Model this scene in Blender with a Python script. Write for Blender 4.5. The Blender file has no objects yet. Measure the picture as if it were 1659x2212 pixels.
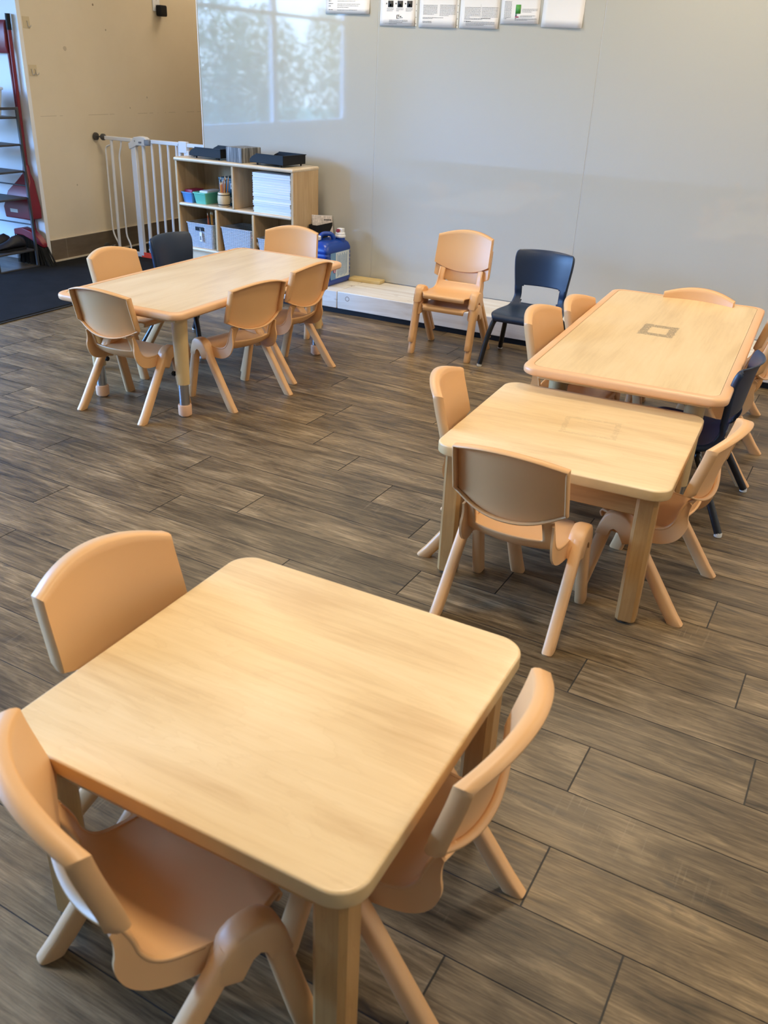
import bpy, bmesh, math, random
from mathutils import Vector, Matrix
PI = math.pi
sc = bpy.context.scene
C = sc.collection
R = math.radians

# ---------------------------------------------------------------- materials
def new_mat(name):
    m = bpy.data.materials.new(name); m.use_nodes = True
    nt = m.node_tree; b = nt.nodes['Principled BSDF']
    return m, nt, b

def plain(name, col, rough=.5, metal=0, spec=.5, coat=0, bump=0, bscale=200, vary=0, vscale=3, alpha=1, trans=0):
    m, nt, b = new_mat(name)
    b.inputs['Base Color'].default_value = (*col, 1); b.inputs['Roughness'].default_value = rough
    b.inputs['Metallic'].default_value = metal; b.inputs['Specular IOR Level'].default_value = spec
    b.inputs['Coat Weight'].default_value = coat; b.inputs['Alpha'].default_value = alpha
    b.inputs['Transmission Weight'].default_value = trans
    tc = nt.nodes.new('ShaderNodeTexCoord')
    if vary:
        n = nt.nodes.new('ShaderNodeTexNoise'); n.inputs['Scale'].default_value = vscale; n.inputs['Detail'].default_value = 4
        nt.links.new(tc.outputs['Object'], n.inputs['Vector'])
        r = nt.nodes.new('ShaderNodeValToRGB')
        r.color_ramp.elements[0].position = .3; r.color_ramp.elements[1].position = .7
        r.color_ramp.elements[0].color = (*[c * (1 - vary) for c in col], 1); r.color_ramp.elements[1].color = (*[min(1, c * (1 + vary)) for c in col], 1)
        nt.links.new(n.outputs['Fac'], r.inputs['Fac']); nt.links.new(r.outputs['Color'], b.inputs['Base Color'])
    if bump:
        n = nt.nodes.new('ShaderNodeTexNoise'); n.inputs['Scale'].default_value = bscale; n.inputs['Detail'].default_value = 2
        nt.links.new(tc.outputs['Object'], n.inputs['Vector'])
        bp = nt.nodes.new('ShaderNodeBump'); bp.inputs['Strength'].default_value = bump; bp.inputs['Distance'].default_value = .001
        nt.links.new(n.outputs['Fac'], bp.inputs['Height']); nt.links.new(bp.outputs['Normal'], b.inputs['Normal'])
    return m

def N(nt, typ, **kw):
    n = nt.nodes.new(typ)
    for k, v in kw.items():
        if hasattr(n, k): setattr(n, k, v)
        else: n.inputs[k].default_value = v
    return n

def math_n(nt, op, a, b=None, c=None, clamp=False):
    n = nt.nodes.new('ShaderNodeMath'); n.operation = op; n.use_clamp = clamp
    for i, v in enumerate((a, b, c)):
        if v is None: continue
        if isinstance(v, (int, float)): n.inputs[i].default_value = v
        else: nt.links.new(v, n.inputs[i])
    return n.outputs[0]

def mix_n(nt, fac, a, b, mode='MIX'):
    n = nt.nodes.new('ShaderNodeMix'); n.data_type = 'RGBA'; n.blend_type = mode
    for s, v in (('Factor', fac), ('A', a), ('B', b)):
        sock = [i for i in n.inputs if i.name == s and (i.type == 'RGBA' or s == 'Factor' and i.type == 'VALUE')][0]
        if isinstance(v, (int, float)): sock.default_value = v
        elif isinstance(v, tuple): sock.default_value = (*v, 1)
        else: nt.links.new(v, sock)
    return [o for o in n.outputs if o.type == 'RGBA'][0]

def ramp_n(nt, fac, stops):
    r = nt.nodes.new('ShaderNodeValToRGB'); cr = r.color_ramp
    while len(cr.elements) < len(stops): cr.elements.new(.5)
    for e, (p, c) in zip(cr.elements, stops): e.position = p; e.color = (*c, 1)
    nt.links.new(fac, r.inputs['Fac']); return r.outputs['Color']

def mapped(nt, scale, src='Object', loc=(0, 0, 0), rot=(0, 0, 0)):
    tc = nt.nodes.new('ShaderNodeTexCoord'); mp = nt.nodes.new('ShaderNodeMapping')
    mp.inputs['Scale'].default_value = scale; mp.inputs['Location'].default_value = loc; mp.inputs['Rotation'].default_value = rot
    nt.links.new(tc.outputs[src], mp.inputs['Vector']); return mp.outputs['Vector']

def noise_n(nt, vec, scale, detail=4, rough=.55, dist=0):
    n = N(nt, 'ShaderNodeTexNoise'); n.inputs['Scale'].default_value = scale; n.inputs['Detail'].default_value = detail
    n.inputs['Roughness'].default_value = rough; n.inputs['Distortion'].default_value = dist
    nt.links.new(vec, n.inputs['Vector']); return n.outputs['Fac']

def wood(name, dark, mid, light, axis='x', rough=.35, coat=0, fine=60, loc=(0, 0, 0), stain=None, spec=.5, lines=.5):
    """straight-grained wood, grain along the named axis of the object"""
    m, nt, b = new_mat(name)
    sc1 = {'x': (2.0, 11, 11), 'y': (11, 2.0, 11), 'z': (11, 11, 2.0)}[axis]
    sc2 = {'x': (4.5, fine * 2.4, fine * 2.4), 'y': (fine * 2.4, 4.5, fine * 2.4), 'z': (fine * 2.4, fine * 2.4, 4.5)}[axis]
    v1 = mapped(nt, sc1, loc=loc); v2 = mapped(nt, sc2, loc=loc)
    f1 = noise_n(nt, v1, 1.0, 5, .5, .6); f2 = noise_n(nt, v2, 1.0, 3, .6, .3)
    rings = math_n(nt, 'FRACT', math_n(nt, 'MULTIPLY', f1, 11.0))
    rings = math_n(nt, 'POWER', rings, 8.0)
    base = ramp_n(nt, math_n(nt, 'ADD', math_n(nt, 'MULTIPLY', f1, .68), math_n(nt, 'MULTIPLY', f2, .32)), [(.32, dark), (.5, mid), (.66, light)])
    col = mix_n(nt, math_n(nt, 'MULTIPLY', rings, lines), base, dark)
    if stain: col = stain(nt, col)
    nt.links.new(col, b.inputs['Base Color'])
    b.inputs['Roughness'].default_value = rough; b.inputs['Coat Weight'].default_value = coat; b.inputs['Specular IOR Level'].default_value = spec
    b.inputs['Coat Roughness'].default_value = .25
    return m

def tape_residue(cx, cy, hw, hd, open_w, strength, rot=0):
    """a dirty square outline left by a label peeled off the laminate"""
    def f(nt, col):
        tc = nt.nodes.new('ShaderNodeTexCoord'); mp = nt.nodes.new('ShaderNodeMapping')
        mp.inputs['Location'].default_value = (-cx, -cy, 0)
        nt.links.new(tc.outputs['Object'], mp.inputs['Vector'])
        mp2 = nt.nodes.new('ShaderNodeMapping'); mp2.inputs['Rotation'].default_value = (0, 0, rot); nt.links.new(mp.outputs['Vector'], mp2.inputs['Vector'])
        sx = nt.nodes.new('ShaderNodeSeparateXYZ'); nt.links.new(mp2.outputs['Vector'], sx.inputs[0])
        n = noise_n(nt, mp2.outputs['Vector'], 60, 4, .7)
        wob = math_n(nt, 'MULTIPLY', math_n(nt, 'SUBTRACT', n, .5), .02)
        ax = math_n(nt, 'ADD', math_n(nt, 'ABSOLUTE', sx.outputs['X']), wob); ay = math_n(nt, 'ADD', math_n(nt, 'ABSOLUTE', sx.outputs['Y']), wob)
        outer = math_n(nt, 'MULTIPLY', math_n(nt, 'LESS_THAN', ax, hw), math_n(nt, 'LESS_THAN', ay, hd))
        inner = math_n(nt, 'MULTIPLY', math_n(nt, 'LESS_THAN', ax, hw * open_w), math_n(nt, 'LESS_THAN', ay, hd * open_w))
        mask = math_n(nt, 'SUBTRACT', outer, inner, clamp=True)
        n2 = noise_n(nt, mp2.outputs['Vector'], 130, 3, .7)
        fac = math_n(nt, 'MULTIPLY', mask, math_n(nt, 'MULTIPLY', math_n(nt, 'GREATER_THAN', n2, .43), strength))
        return mix_n(nt, fac, col, (.22, .16, .09))
    return f

def floor_mat():
    m, nt, b = new_mat('plank_tile')
    uv = N(nt, 'ShaderNodeUVMap'); uv.uv_map = 'UVMap'
    at = N(nt, 'ShaderNodeAttribute'); at.attribute_name = 'rnd'
    sep = nt.nodes.new('ShaderNodeSeparateColor'); nt.links.new(at.outputs['Color'], sep.inputs[0])
    su = nt.nodes.new('ShaderNodeSeparateXYZ'); nt.links.new(uv.outputs['UV'], su.inputs[0])
    def vec(fu, fv, off):
        c = nt.nodes.new('ShaderNodeCombineXYZ')
        nt.links.new(math_n(nt, 'ADD', math_n(nt, 'MULTIPLY', su.outputs['X'], fu), math_n(nt, 'MULTIPLY', sep.outputs['Green'], 40.0)), c.inputs[0])
        nt.links.new(math_n(nt, 'MULTIPLY', su.outputs['Y'], fv), c.inputs[1])
        nt.links.new(math_n(nt, 'ADD', math_n(nt, 'MULTIPLY', sep.outputs['Red'], 60.0), off), c.inputs[2]); return c.outputs[0]
    blot = noise_n(nt, vec(2.6, 9, 0), 1, 5, .6, .8)
    grain = noise_n(nt, vec(5, 60, 3), 1, 5, .7, .9)
    fine = noise_n(nt, vec(12, 260, 7), 1, 3, .6)
    knot = noise_n(nt, vec(4.5, 13, 11), 1, 3, .55, 1.6)
    mixv = math_n(nt, 'ADD', math_n(nt, 'MULTIPLY', blot, .40), math_n(nt, 'ADD', math_n(nt, 'MULTIPLY', grain, .42), math_n(nt, 'MULTIPLY', fine, .18)))
    col = ramp_n(nt, mixv, [(.36, (.030, .020, .010)), (.45, (.096, .064, .032)), (.53, (.178, .122, .062)), (.64, (.36, .258, .140))])
    kn = math_n(nt, 'MULTIPLY', math_n(nt, 'SUBTRACT', knot, .63, clamp=True), 8.0, clamp=True)
    col = mix_n(nt, math_n(nt, 'MULTIPLY', kn, .7), col, (.034, .030, .027))
    # saw-mark scratches across some planks
    saw = noise_n(nt, vec(170, 6, 17), 1, 2, .6)
    sawm = noise_n(nt, vec(3, 6, 23), 1, 2, .5)
    sf = math_n(nt, 'MULTIPLY', math_n(nt, 'GREATER_THAN', saw, .62), math_n(nt, 'MULTIPLY', math_n(nt, 'SUBTRACT', sawm, .58, clamp=True), 4.0), clamp=True)
    col = mix_n(nt, math_n(nt, 'MULTIPLY', sf, .55), col, (.34, .26, .165))
    tint = math_n(nt, 'ADD', math_n(nt, 'MULTIPLY', sep.outputs['Blue'], .45), .76)
    cb = nt.nodes.new('ShaderNodeCombineColor')
    for i in range(3): nt.links.new(tint, cb.inputs[i])
    col = mix_n(nt, 1.0, col, cb.outputs[0], 'MULTIPLY')
    nt.links.new(col, b.inputs['Base Color'])
    nt.links.new(math_n(nt, 'ADD', math_n(nt, 'MULTIPLY', grain, .18), .30), b.inputs['Roughness'])
    b.inputs['Specular IOR Level'].default_value = .45
    bp = nt.nodes.new('ShaderNodeBump'); bp.inputs['Strength'].default_value = .35; bp.inputs['Distance'].default_value = .001
    nt.links.new(math_n(nt, 'ADD', grain, fine), bp.inputs['Height']); nt.links.new(bp.outputs['Normal'], b.inputs['Normal'])
    return m

def yellow_wall():
    m, nt, b = new_mat('cream_wall_paint')
    v = mapped(nt, (1, 1, 1)); n = noise_n(nt, v, 2.2, 5, .6); n2 = noise_n(nt, v, 45, 3, .6)
    col = ramp_n(nt, n, [(.3, (.655, .55, .385)), (.7, (.70, .595, .43))])
    # scuffs: a long faint horizontal rub line at chair-rail height and a few dents
    tc = nt.nodes.new('ShaderNodeTexCoord'); s = nt.nodes.new('ShaderNodeSeparateXYZ'); nt.links.new(tc.outputs['Object'], s.inputs[0])
    line = math_n(nt, 'LESS_THAN', math_n(nt, 'ABSOLUTE', math_n(nt, 'SUBTRACT', s.outputs['Z'], .934)), .0022)
    br = math_n(nt, 'GREATER_THAN', noise_n(nt, mapped(nt, (1, 5, 1)), 1.5, 3), .5)
    col = mix_n(nt, math_n(nt, 'MULTIPLY', math_n(nt, 'MULTIPLY', line, br), .35), col, (.25, .17, .09))
    for y, z, r, a in ((4.747, 1.336, .014, .4), (5.038, 1.607, .008, .85), (5.137, 1.462, .006, .7), (5.312, .972, .006, .5), (4.72, .49, .006, .5), (5.5, 1.04, .006, .5)):
        vm = nt.nodes.new('ShaderNodeVectorMath'); vm.operation = 'DISTANCE'; vm.inputs[1].default_value = (-4.93, y, z); nt.links.new(tc.outputs['Object'], vm.inputs[0])
        d = math_n(nt, 'ADD', vm.outputs['Value'], math_n(nt, 'MULTIPLY', math_n(nt, 'SUBTRACT', n2, .5), r))
        col = mix_n(nt, math_n(nt, 'MULTIPLY', math_n(nt, 'LESS_THAN', d, r), a), col, (.16, .11, .06))
    nt.links.new(col, b.inputs['Base Color']); b.inputs['Roughness'].default_value = .55
    bp = nt.nodes.new('ShaderNodeBump'); bp.inputs['Strength'].default_value = .15; bp.inputs['Distance'].default_value = .001
    nt.links.new(n2, bp.inputs['Height']); nt.links.new(bp.outputs['Normal'], b.inputs['Normal'])
    return m

def beam_mat():
    m, nt, b = new_mat('whitewashed_timber')
    v = mapped(nt, (1.1, 10, 10)); f = noise_n(nt, v, 1.5, 6, .6, 1.2)
    v2 = mapped(nt, (2.0, 26, 26)); f2 = noise_n(nt, v2, 1.2, 3, .6, .5)
    col = ramp_n(nt, f, [(.32, (.58, .49, .38)), (.5, (.70, .64, .55)), (.7, (.78, .74, .67))])
    crack = math_n(nt, 'POWER', math_n(nt, 'SUBTRACT', 1.0, math_n(nt, 'ABSOLUTE', math_n(nt, 'SUBTRACT', math_n(nt, 'FRACT', math_n(nt, 'MULTIPLY', f, 4.0)), .5))), 40.0)
    col = mix_n(nt, math_n(nt, 'MULTIPLY', crack, .35), col, (.34, .25, .17))
    kn = math_n(nt, 'MULTIPLY', math_n(nt, 'SUBTRACT', noise_n(nt, mapped(nt, (7, 14, 14)), 1, 2), .70, clamp=True), 14.0, clamp=True)
    col = mix_n(nt, math_n(nt, 'MULTIPLY', kn, .7), col, (.20, .11, .06))
    # one round plug knot on the front face near the joint
    tc = nt.nodes.new('ShaderNodeTexCoord'); vm = nt.nodes.new('ShaderNodeVectorMath'); vm.operation = 'DISTANCE'; vm.inputs[1].default_value = (-2.548, 4.41, .094)
    nt.links.new(tc.outputs['Object'], vm.inputs[0])
    ring = math_n(nt, 'MULTIPLY', math_n(nt, 'LESS_THAN', vm.outputs['Value'], .0145), math_n(nt, 'GREATER_THAN', vm.outputs['Value'], .010))
    col = mix_n(nt, math_n(nt, 'MULTIPLY', ring, .8), col, (.25, .17, .11))
    nt.links.new(col, b.inputs['Base Color']); b.inputs['Roughness'].default_value = .5
    return m

def brown_tile():
    m, nt, b = new_mat('brown_wall_tile')
    tc = nt.nodes.new('ShaderNodeTexCoord'); s = nt.nodes.new('ShaderNodeSeparateXYZ'); nt.links.new(tc.outputs['Object'], s.inputs[0])
    n = noise_n(nt, mapped(nt, (1, 2, 8)), 4, 4)
    col = ramp_n(nt, n, [(.3, (.115, .082, .050)), (.7, (.150, .110, .070))])
    j = math_n(nt, 'LESS_THAN', math_n(nt, 'ABSOLUTE', math_n(nt, 'SUBTRACT', math_n(nt, 'FRACT', math_n(nt, 'MULTIPLY', math_n(nt, 'SUBTRACT', s.outputs['Y'], 4.245), 1.64)), .5)), .0035)
    col = mix_n(nt, j, col, (.22, .18, .13))
    nt.links.new(col, b.inputs['Base Color']); b.inputs['Roughness'].default_value = .45
    return m

def carpet_mat():
    m, nt, b = new_mat('charcoal_carpet')
    v = mapped(nt, (1, 1, 1)); n = noise_n(nt, v, 420, 3, .7); n2 = noise_n(nt, v, 6, 4, .6)
    col = ramp_n(nt, math_n(nt, 'ADD', math_n(nt, 'MULTIPLY', n, .7), math_n(nt, 'MULTIPLY', n2, .3)), [(.35, (.005, .005, .005)), (.6, (.018, .018, .019)), (.75, (.048, .048, .05))])
    nt.links.new(col, b.inputs['Base Color']); b.inputs['Roughness'].default_value = .95; b.inputs['Specular IOR Level'].default_value = .15
    bp = nt.nodes.new('ShaderNodeBump'); bp.inputs['Strength'].default_value = .8; bp.inputs['Distance'].default_value = .004
    nt.links.new(n, bp.inputs['Height']); nt.links.new(bp.outputs['Normal'], b.inputs['Normal'])
    return m

def weave_mat():
    m, nt, b = new_mat('grey_woven_plastic')
    tc = nt.nodes.new('ShaderNodeTexCoord'); s = nt.nodes.new('ShaderNodeSeparateXYZ'); nt.links.new(tc.outputs['Object'], s.inputs[0])
    a = math_n(nt, 'SINE', math_n(nt, 'MULTIPLY', s.outputs['Z'], 700.0)); c = math_n(nt, 'SINE', math_n(nt, 'MULTIPLY', math_n(nt, 'ADD', s.outputs['X'], s.outputs['Y']), 420.0))
    h = math_n(nt, 'ADD', a, math_n(nt, 'MULTIPLY', c, .5))
    col = ramp_n(nt, math_n(nt, 'ADD', math_n(nt, 'MULTIPLY', h, .3), .5), [(.1, (.30, .31, .34)), (.8, (.50, .52, .56))])
    nt.links.new(col, b.inputs['Base Color']); b.inputs['Roughness'].default_value = .5
    bp = nt.nodes.new('ShaderNodeBump'); bp.inputs['Strength'].default_value = .6; bp.inputs['Distance'].default_value = .002
    nt.links.new(h, bp.inputs['Height']); nt.links.new(bp.outputs['Normal'], b.inputs['Normal'])
    return m

def spine_mat():
    m, nt, b = new_mat('grey_board_print')
    v = mapped(nt, (75, 75, 5)); n = noise_n(nt, v, 1, 3, .6)
    col = ramp_n(nt, n, [(.3, (.025, .026, .028)), (.5, (.13, .13, .13)), (.72, (.36, .36, .35))])
    nt.links.new(col, b.inputs['Base Color']); b.inputs['Roughness'].default_value = .6
    return m

M = {}
M['tan'] = plain('tan_plastic', (.70, .395, .173), .42, bump=.12, bscale=900)
M['navy'] = plain('navy_plastic', (.009, .022, .052), .40, bump=.1, bscale=900)
M['black_metal'] = plain('black_metal', (.010, .010, .011), .3, vary=.3, vscale=30)
M['black_plastic'] = plain('black_plastic', (.007, .007, .008), .55, spec=.25)
M['glide'] = plain('white_nylon', (.62, .62, .58), .5)
M['maple_x'] = wood('maple_laminate', (.60, .40, .20), (.735, .530, .285), (.80, .600, .345), 'x', .34, lines=.24, fine=34)
M['maple_mid'] = wood('maple_laminate_worn', (.60, .40, .20), (.735, .530, .285), (.80, .600, .345), 'x', .34, lines=.28, fine=34, loc=(3, 5, 0), stain=tape_residue(.03, .03, 0.080, .070, .80, .17, -.1))
M['maple_y'] = wood('pale_maple_laminate', (.62, .47, .30), (.71, .56, .37), (.76, .62, .43), 'y', .30, lines=.15, fine=40)
M['maple_r'] = wood('pale_maple_laminate_marked', (.61, .42, .20), (.715, .515, .265), (.76, .565, .31), 'y', .32, lines=.15, fine=40, loc=(2, 1, 0), stain=tape_residue(-.01, .03, 0.062, .082, .55, .75, 0))
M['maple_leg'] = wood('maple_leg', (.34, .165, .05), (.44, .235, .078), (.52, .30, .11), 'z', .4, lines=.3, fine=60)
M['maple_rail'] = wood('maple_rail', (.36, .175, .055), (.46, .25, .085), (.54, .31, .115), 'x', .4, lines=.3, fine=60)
M['maple_edge'] = plain('maple_edge', (.66, .44, .20), .38, vary=.06, vscale=20)
M['edging'] = plain('tan_edge_band', (.735, .425, .215), .38)
M['tube'] = plain('beige_powder_coat', (.60, .42, .20), .35)
M['chrome'] = plain('brushed_steel', (.42, .42, .42), .28, metal=1)
M['rubber_tan'] = plain('tan_foot_cap', (.72, .43, .26), .45)
M['shelf'] = wood('birch_shelf', (.42, .265, .125), (.535, .36, .185), (.63, .45, .25), 'z', .4, lines=.3, fine=35)
M['shelf_x'] = wood('birch_board_sheen', (.52, .40, .26), (.63, .50, .34), (.70, .58, .42), 'x', .25, lines=.2, fine=35)  # paler than the birch sides: sheen on the boards put into the colour
M['white_panel'] = plain('glossy_white_panel', (.47, .462, .418), .035, spec=.6)
M['white_paint'] = plain('white_wall_paint', (.74, .74, .74), .5, bump=.1, bscale=80)
M['ceiling'] = plain('ceiling_paint', (.80, .78, .74), .8)
M['seam'] = plain('panel_joint', (.50, .50, .48), .3)
M['yellow'] = yellow_wall(); M['tile'] = brown_tile(); M['floor'] = floor_mat(); M['beam'] = beam_mat(); M['carpet'] = carpet_mat()
M['grout'] = plain('dark_grout', (.045, .042, .040), .8)
M['caulk'] = plain('cream_grout', (.55, .47, .35), .6)
M['mat_edge'] = plain('rubber_mat_edge', (.012, .012, .013), .6)
M['gate'] = plain('white_gate_enamel', (.74, .74, .76), .3)
M['gate_grey'] = plain('grey_lock_plastic', (.22, .24, .28), .4)
M['dark_grey'] = plain('dark_grey_plastic', (.06, .055, .05), .45)
M['red_sticker'] = plain('orange_red_sticker', (.85, .055, .012), .5)
M['red'] = plain('red_plastic', (.17, .006, .010), .4)
M['bristle'] = plain('black_bristles', (.006, .006, .006), .8)
M['rack'] = plain('grey_rack_metal', (.04, .04, .043), .5)
M['weave'] = weave_mat(); M['spine'] = spine_mat()
M['blue_bin'] = plain('blue_bin_plastic', (.10, .27, .55), .35)
M['mint_bin'] = plain('mint_bin_plastic', (.14, .52, .37), .35)
M['teal'] = plain('dark_teal_box', (.008, .055, .085), .4)
M['white'] = plain('white_plastic', (.76, .76, .76), .4)
M['paper'] = plain('white_paper', (.80, .79, .80), .55)
M['paper_blue'] = plain('white_book_paper', (.74, .77, .84), .5)
M['ink'] = plain('grey_ink', (.13, .13, .135), .6)
M['ink2'] = M['ink']; M['ink_black'] = plain('black_ink', (.02, .02, .022), .6)
M['green_ink'] = plain('green_ink', (.06, .30, .05), .5)
M['crimson_ink'] = plain('crimson_ink', (.36, .02, .09), .5)
M['teal_ink'] = plain('slate_ink', (.12, .20, .22), .5)
M['sleeve'] = plain('clear_sleeve', (.74, .73, .68), .15)
M['barrel'] = wood('barrel_wood', (.52, .38, .22), (.64, .49, .30), (.72, .57, .37), 'z', .45, lines=.2)
M['pencil'] = plain('yellow_pencil', (.72, .26, .03), .4)
M['pencil_red'] = plain('orange_pencil', (.55, .09, .02), .4)
M['pencil_tip'] = plain('pencil_wood_tip', (.75, .55, .33), .6)
M['jug'] = plain('blue_jug_plastic', (.006, .045, .28), .3)
M['jug_label'] = plain('jug_label', (.56, .61, .64), .4, vary=.08, vscale=40)
M['jug_label_blue'] = plain('jug_label_blue', (.13, .27, .45), .4)
M['spigot'] = plain('dark_red_spigot', (.28, .015, .012), .35)
M['pine'] = wood('pine_offcut', (.50, .36, .15), (.62, .47, .22), (.70, .55, .28), 'x', .5, lines=.4)
M['newsprint'] = plain('printed_pad', (.52, .46, .43), .6, vary=.3, vscale=60)
M['hook_plate'] = plain('clear_hook_plate', (.58, .47, .30), .12)
M['hook'] = plain('hook_steel', (.55, .50, .42), .3, metal=.6)
M['shoe'] = plain('dark_shoe', (.012, .012, .016), .6, vary=.4, vscale=40)
M['clear_bin'] = plain('frosted_bin', (.60, .66, .70), .35, alpha=.75)
M['leaf'] = plain('leaf_green', (.05, .11, .02), .5, vary=.4, vscale=3)
M['grass'] = plain('lawn', (.09, .14, .04), .9)
M['orange'] = plain('orange_marker', (.80, .12, .02), .4)

# ---------------------------------------------------------------- mesh helpers
def box(bm, x0, x1, y0, y1, z0, z1, mat=None):
    vs = [bm.verts.new(p) for p in ((x0, y0, z0), (x1, y0, z0), (x1, y1, z0), (x0, y1, z0), (x0, y0, z1), (x1, y0, z1), (x1, y1, z1), (x0, y1, z1))]
    for f in ((0, 3, 2, 1), (4, 5, 6, 7), (0, 1, 5, 4), (1, 2, 6, 5), (2, 3, 7, 6), (3, 0, 4, 7)): bm.faces.new([vs[i] for i in f])
    if mat is not None: bmesh.ops.transform(bm, matrix=mat, verts=vs)
    return vs

def loft(bm, rings, cap0=True, cap1=True, closed=True):
    rs = [[bm.verts.new(p) for p in r] for r in rings]
    n = len(rings[0])
    for a, b in zip(rs, rs[1:]):
        for i in range(n if closed else n - 1):
            j = (i + 1) % n; bm.faces.new((a[i], a[j], b[j], b[i]))
    if cap0: bm.faces.new(rs[0][::-1])
    if cap1: bm.faces.new(rs[-1])
    return [v for r in rs for v in r]

def rrect(hw, hd, r, z, cx=0, cy=0, k=6):
    pts = []; r = min(r, hw - 1e-5, hd - 1e-5)
    for sx, sy, a0 in ((1, 1, 0), (-1, 1, 90), (-1, -1, 180), (1, -1, 270)):
        for i in range(k + 1):
            a = R(a0 + 90 * i / k)
            pts.append((cx + sx * (hw - r) + r * math.cos(a), cy + sy * (hd - r) + r * math.sin(a), z))
    return pts

def slab(bm, hw, hd, r, z0, z1, e, cx=0, cy=0, k=8, steps=4):
    """rounded-rectangle slab with rounded edges of radius e"""
    rings = []
    for i in range(steps + 1):
        a = PI / 2 * i / steps; rings.append(rrect(hw - e * (1 - math.sin(a)), hd - e * (1 - math.sin(a)), r, z0 + e * (1 - math.cos(a)), cx, cy, k))
    for i in range(steps + 1):
        a = PI / 2 * i / steps; rings.append(rrect(hw - e * (1 - math.cos(a)), hd - e * (1 - math.cos(a)), r, z1 - e + e * math.sin(a), cx, cy, k))
    return loft(bm, rings)

def tube(bm, pts, rad, n=12, cap=True):
    pts = [Vector(p) for p in pts]; rads = rad if isinstance(rad, (list, tuple)) else [rad] * len(pts)
    t0 = (pts[1] - pts[0]).normalized()
    ref = Vector((0, 0, 1)) if abs(t0.z) < .9 else Vector((1, 0, 0))
    u = t0.cross(ref).normalized(); rings = []
    for i, p in enumerate(pts):
        if i == 0: t = t0
        elif i == len(pts) - 1: t = (pts[-1] - pts[-2]).normalized()
        else: t = ((pts[i + 1] - p).normalized() + (p - pts[i - 1]).normalized()).normalized()
        u = (u - t * u.dot(t)).normalized(); v = t.cross(u)
        rings.append([p + (u * math.cos(2 * PI * k / n) + v * math.sin(2 * PI * k / n)) * rads[i] for k in range(n)])
    return loft(bm, rings, cap, cap)

def bend(pts, r=.02, k=5):
    """round the corners of a polyline"""
    P = [Vector(p) for p in pts]; out = [P[0]]
    for a, b, c in zip(P, P[1:], P[2:]):
        d1 = (a - b); d2 = (c - b); rr = min(r, d1.length * .45, d2.length * .45)
        s = b + d1.normalized() * rr; e = b + d2.normalized() * rr
        for i in range(k + 1):
            t = i / k; out.append(s * (1 - t) ** 2 + b * 2 * t * (1 - t) + e * t ** 2)
    out.append(P[-1]); return out

def lathe(bm, prof, n=24, cx=0, cy=0):
    return loft(bm, [[(cx + r * math.cos(2 * PI * k / n), cy + r * math.sin(2 * PI * k / n), z) for k in range(n)] for r, z in prof])

def obj(name, bm, mat, parent=None, loc=None, sharp=38, bevel=0, seg=2, solid=0, soff=-1, subsurf=0):
    me = bpy.data.meshes.new(name); bmesh.ops.recalc_face_normals(bm, faces=bm.faces[:]) if solid == 0 else None
    bm.to_mesh(me); bm.free()
    me.polygons.foreach_set('use_smooth', [True] * len(me.polygons))
    if sharp < 180: me.set_sharp_from_angle(angle=R(sharp))
    mats = mat if isinstance(mat, (list, tuple)) else [mat]
    for m in mats: me.materials.append(m)
    o = bpy.data.objects.new(name, me); C.objects.link(o)
    if parent: o.parent = parent
    if loc: o.location = loc
    if subsurf:
        s = o.modifiers.new('Subdivision', 'SUBSURF'); s.levels = subsurf; s.render_levels = subsurf
    if solid:
        s = o.modifiers.new('Solidify', 'SOLIDIFY'); s.thickness = solid; s.offset = soff
    if bevel:
        b = o.modifiers.new('Bevel', 'BEVEL'); b.width = bevel; b.segments = seg; b.limit_method = 'ANGLE'; b.angle_limit = R(35)
        b.harden_normals = False
    return o

def tag(o, label, cat, group=None, kind=None):
    if label: o['label'] = label
    if cat: o['category'] = cat
    if group: o['group'] = group
    if kind: o['kind'] = kind
    return o

def thing(name, label, cat, loc=(0, 0, 0), rot=0, group=None):
    o = bpy.data.objects.new(name, None); C.objects.link(o); o.empty_display_size = .1
    o.location = loc; o.rotation_euler = (0, 0, R(rot)); return tag(o, label, cat, group)

def kids(o): return [c for c in C.objects if c.parent == o]

def dup(root, loc, rot, label, group=None):
    def cp(o, p):
        c = o.copy(); C.objects.link(c)
        if p: c.parent = p
        for ch in kids(o): cp(ch, c)
        return c
    r = cp(root, None); r.scale = (1, 1, 1); r.location = loc; r.rotation_euler = (0, 0, R(rot)); r['label'] = label
    if group: r['group'] = group
    return r

def struct(name, bm, mat, **kw):
    o = obj(name, bm, mat, **kw); o['kind'] = 'structure'; return o

def bmn(): return bmesh.new()

def boxobj(name, mat, x0, x1, y0, y1, z0, z1, parent=None, bevel=.002, **kw):
    bm = bmn(); box(bm, x0, x1, y0, y1, z0, z1); return obj(name, bm, mat, parent, bevel=bevel, **kw)

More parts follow.
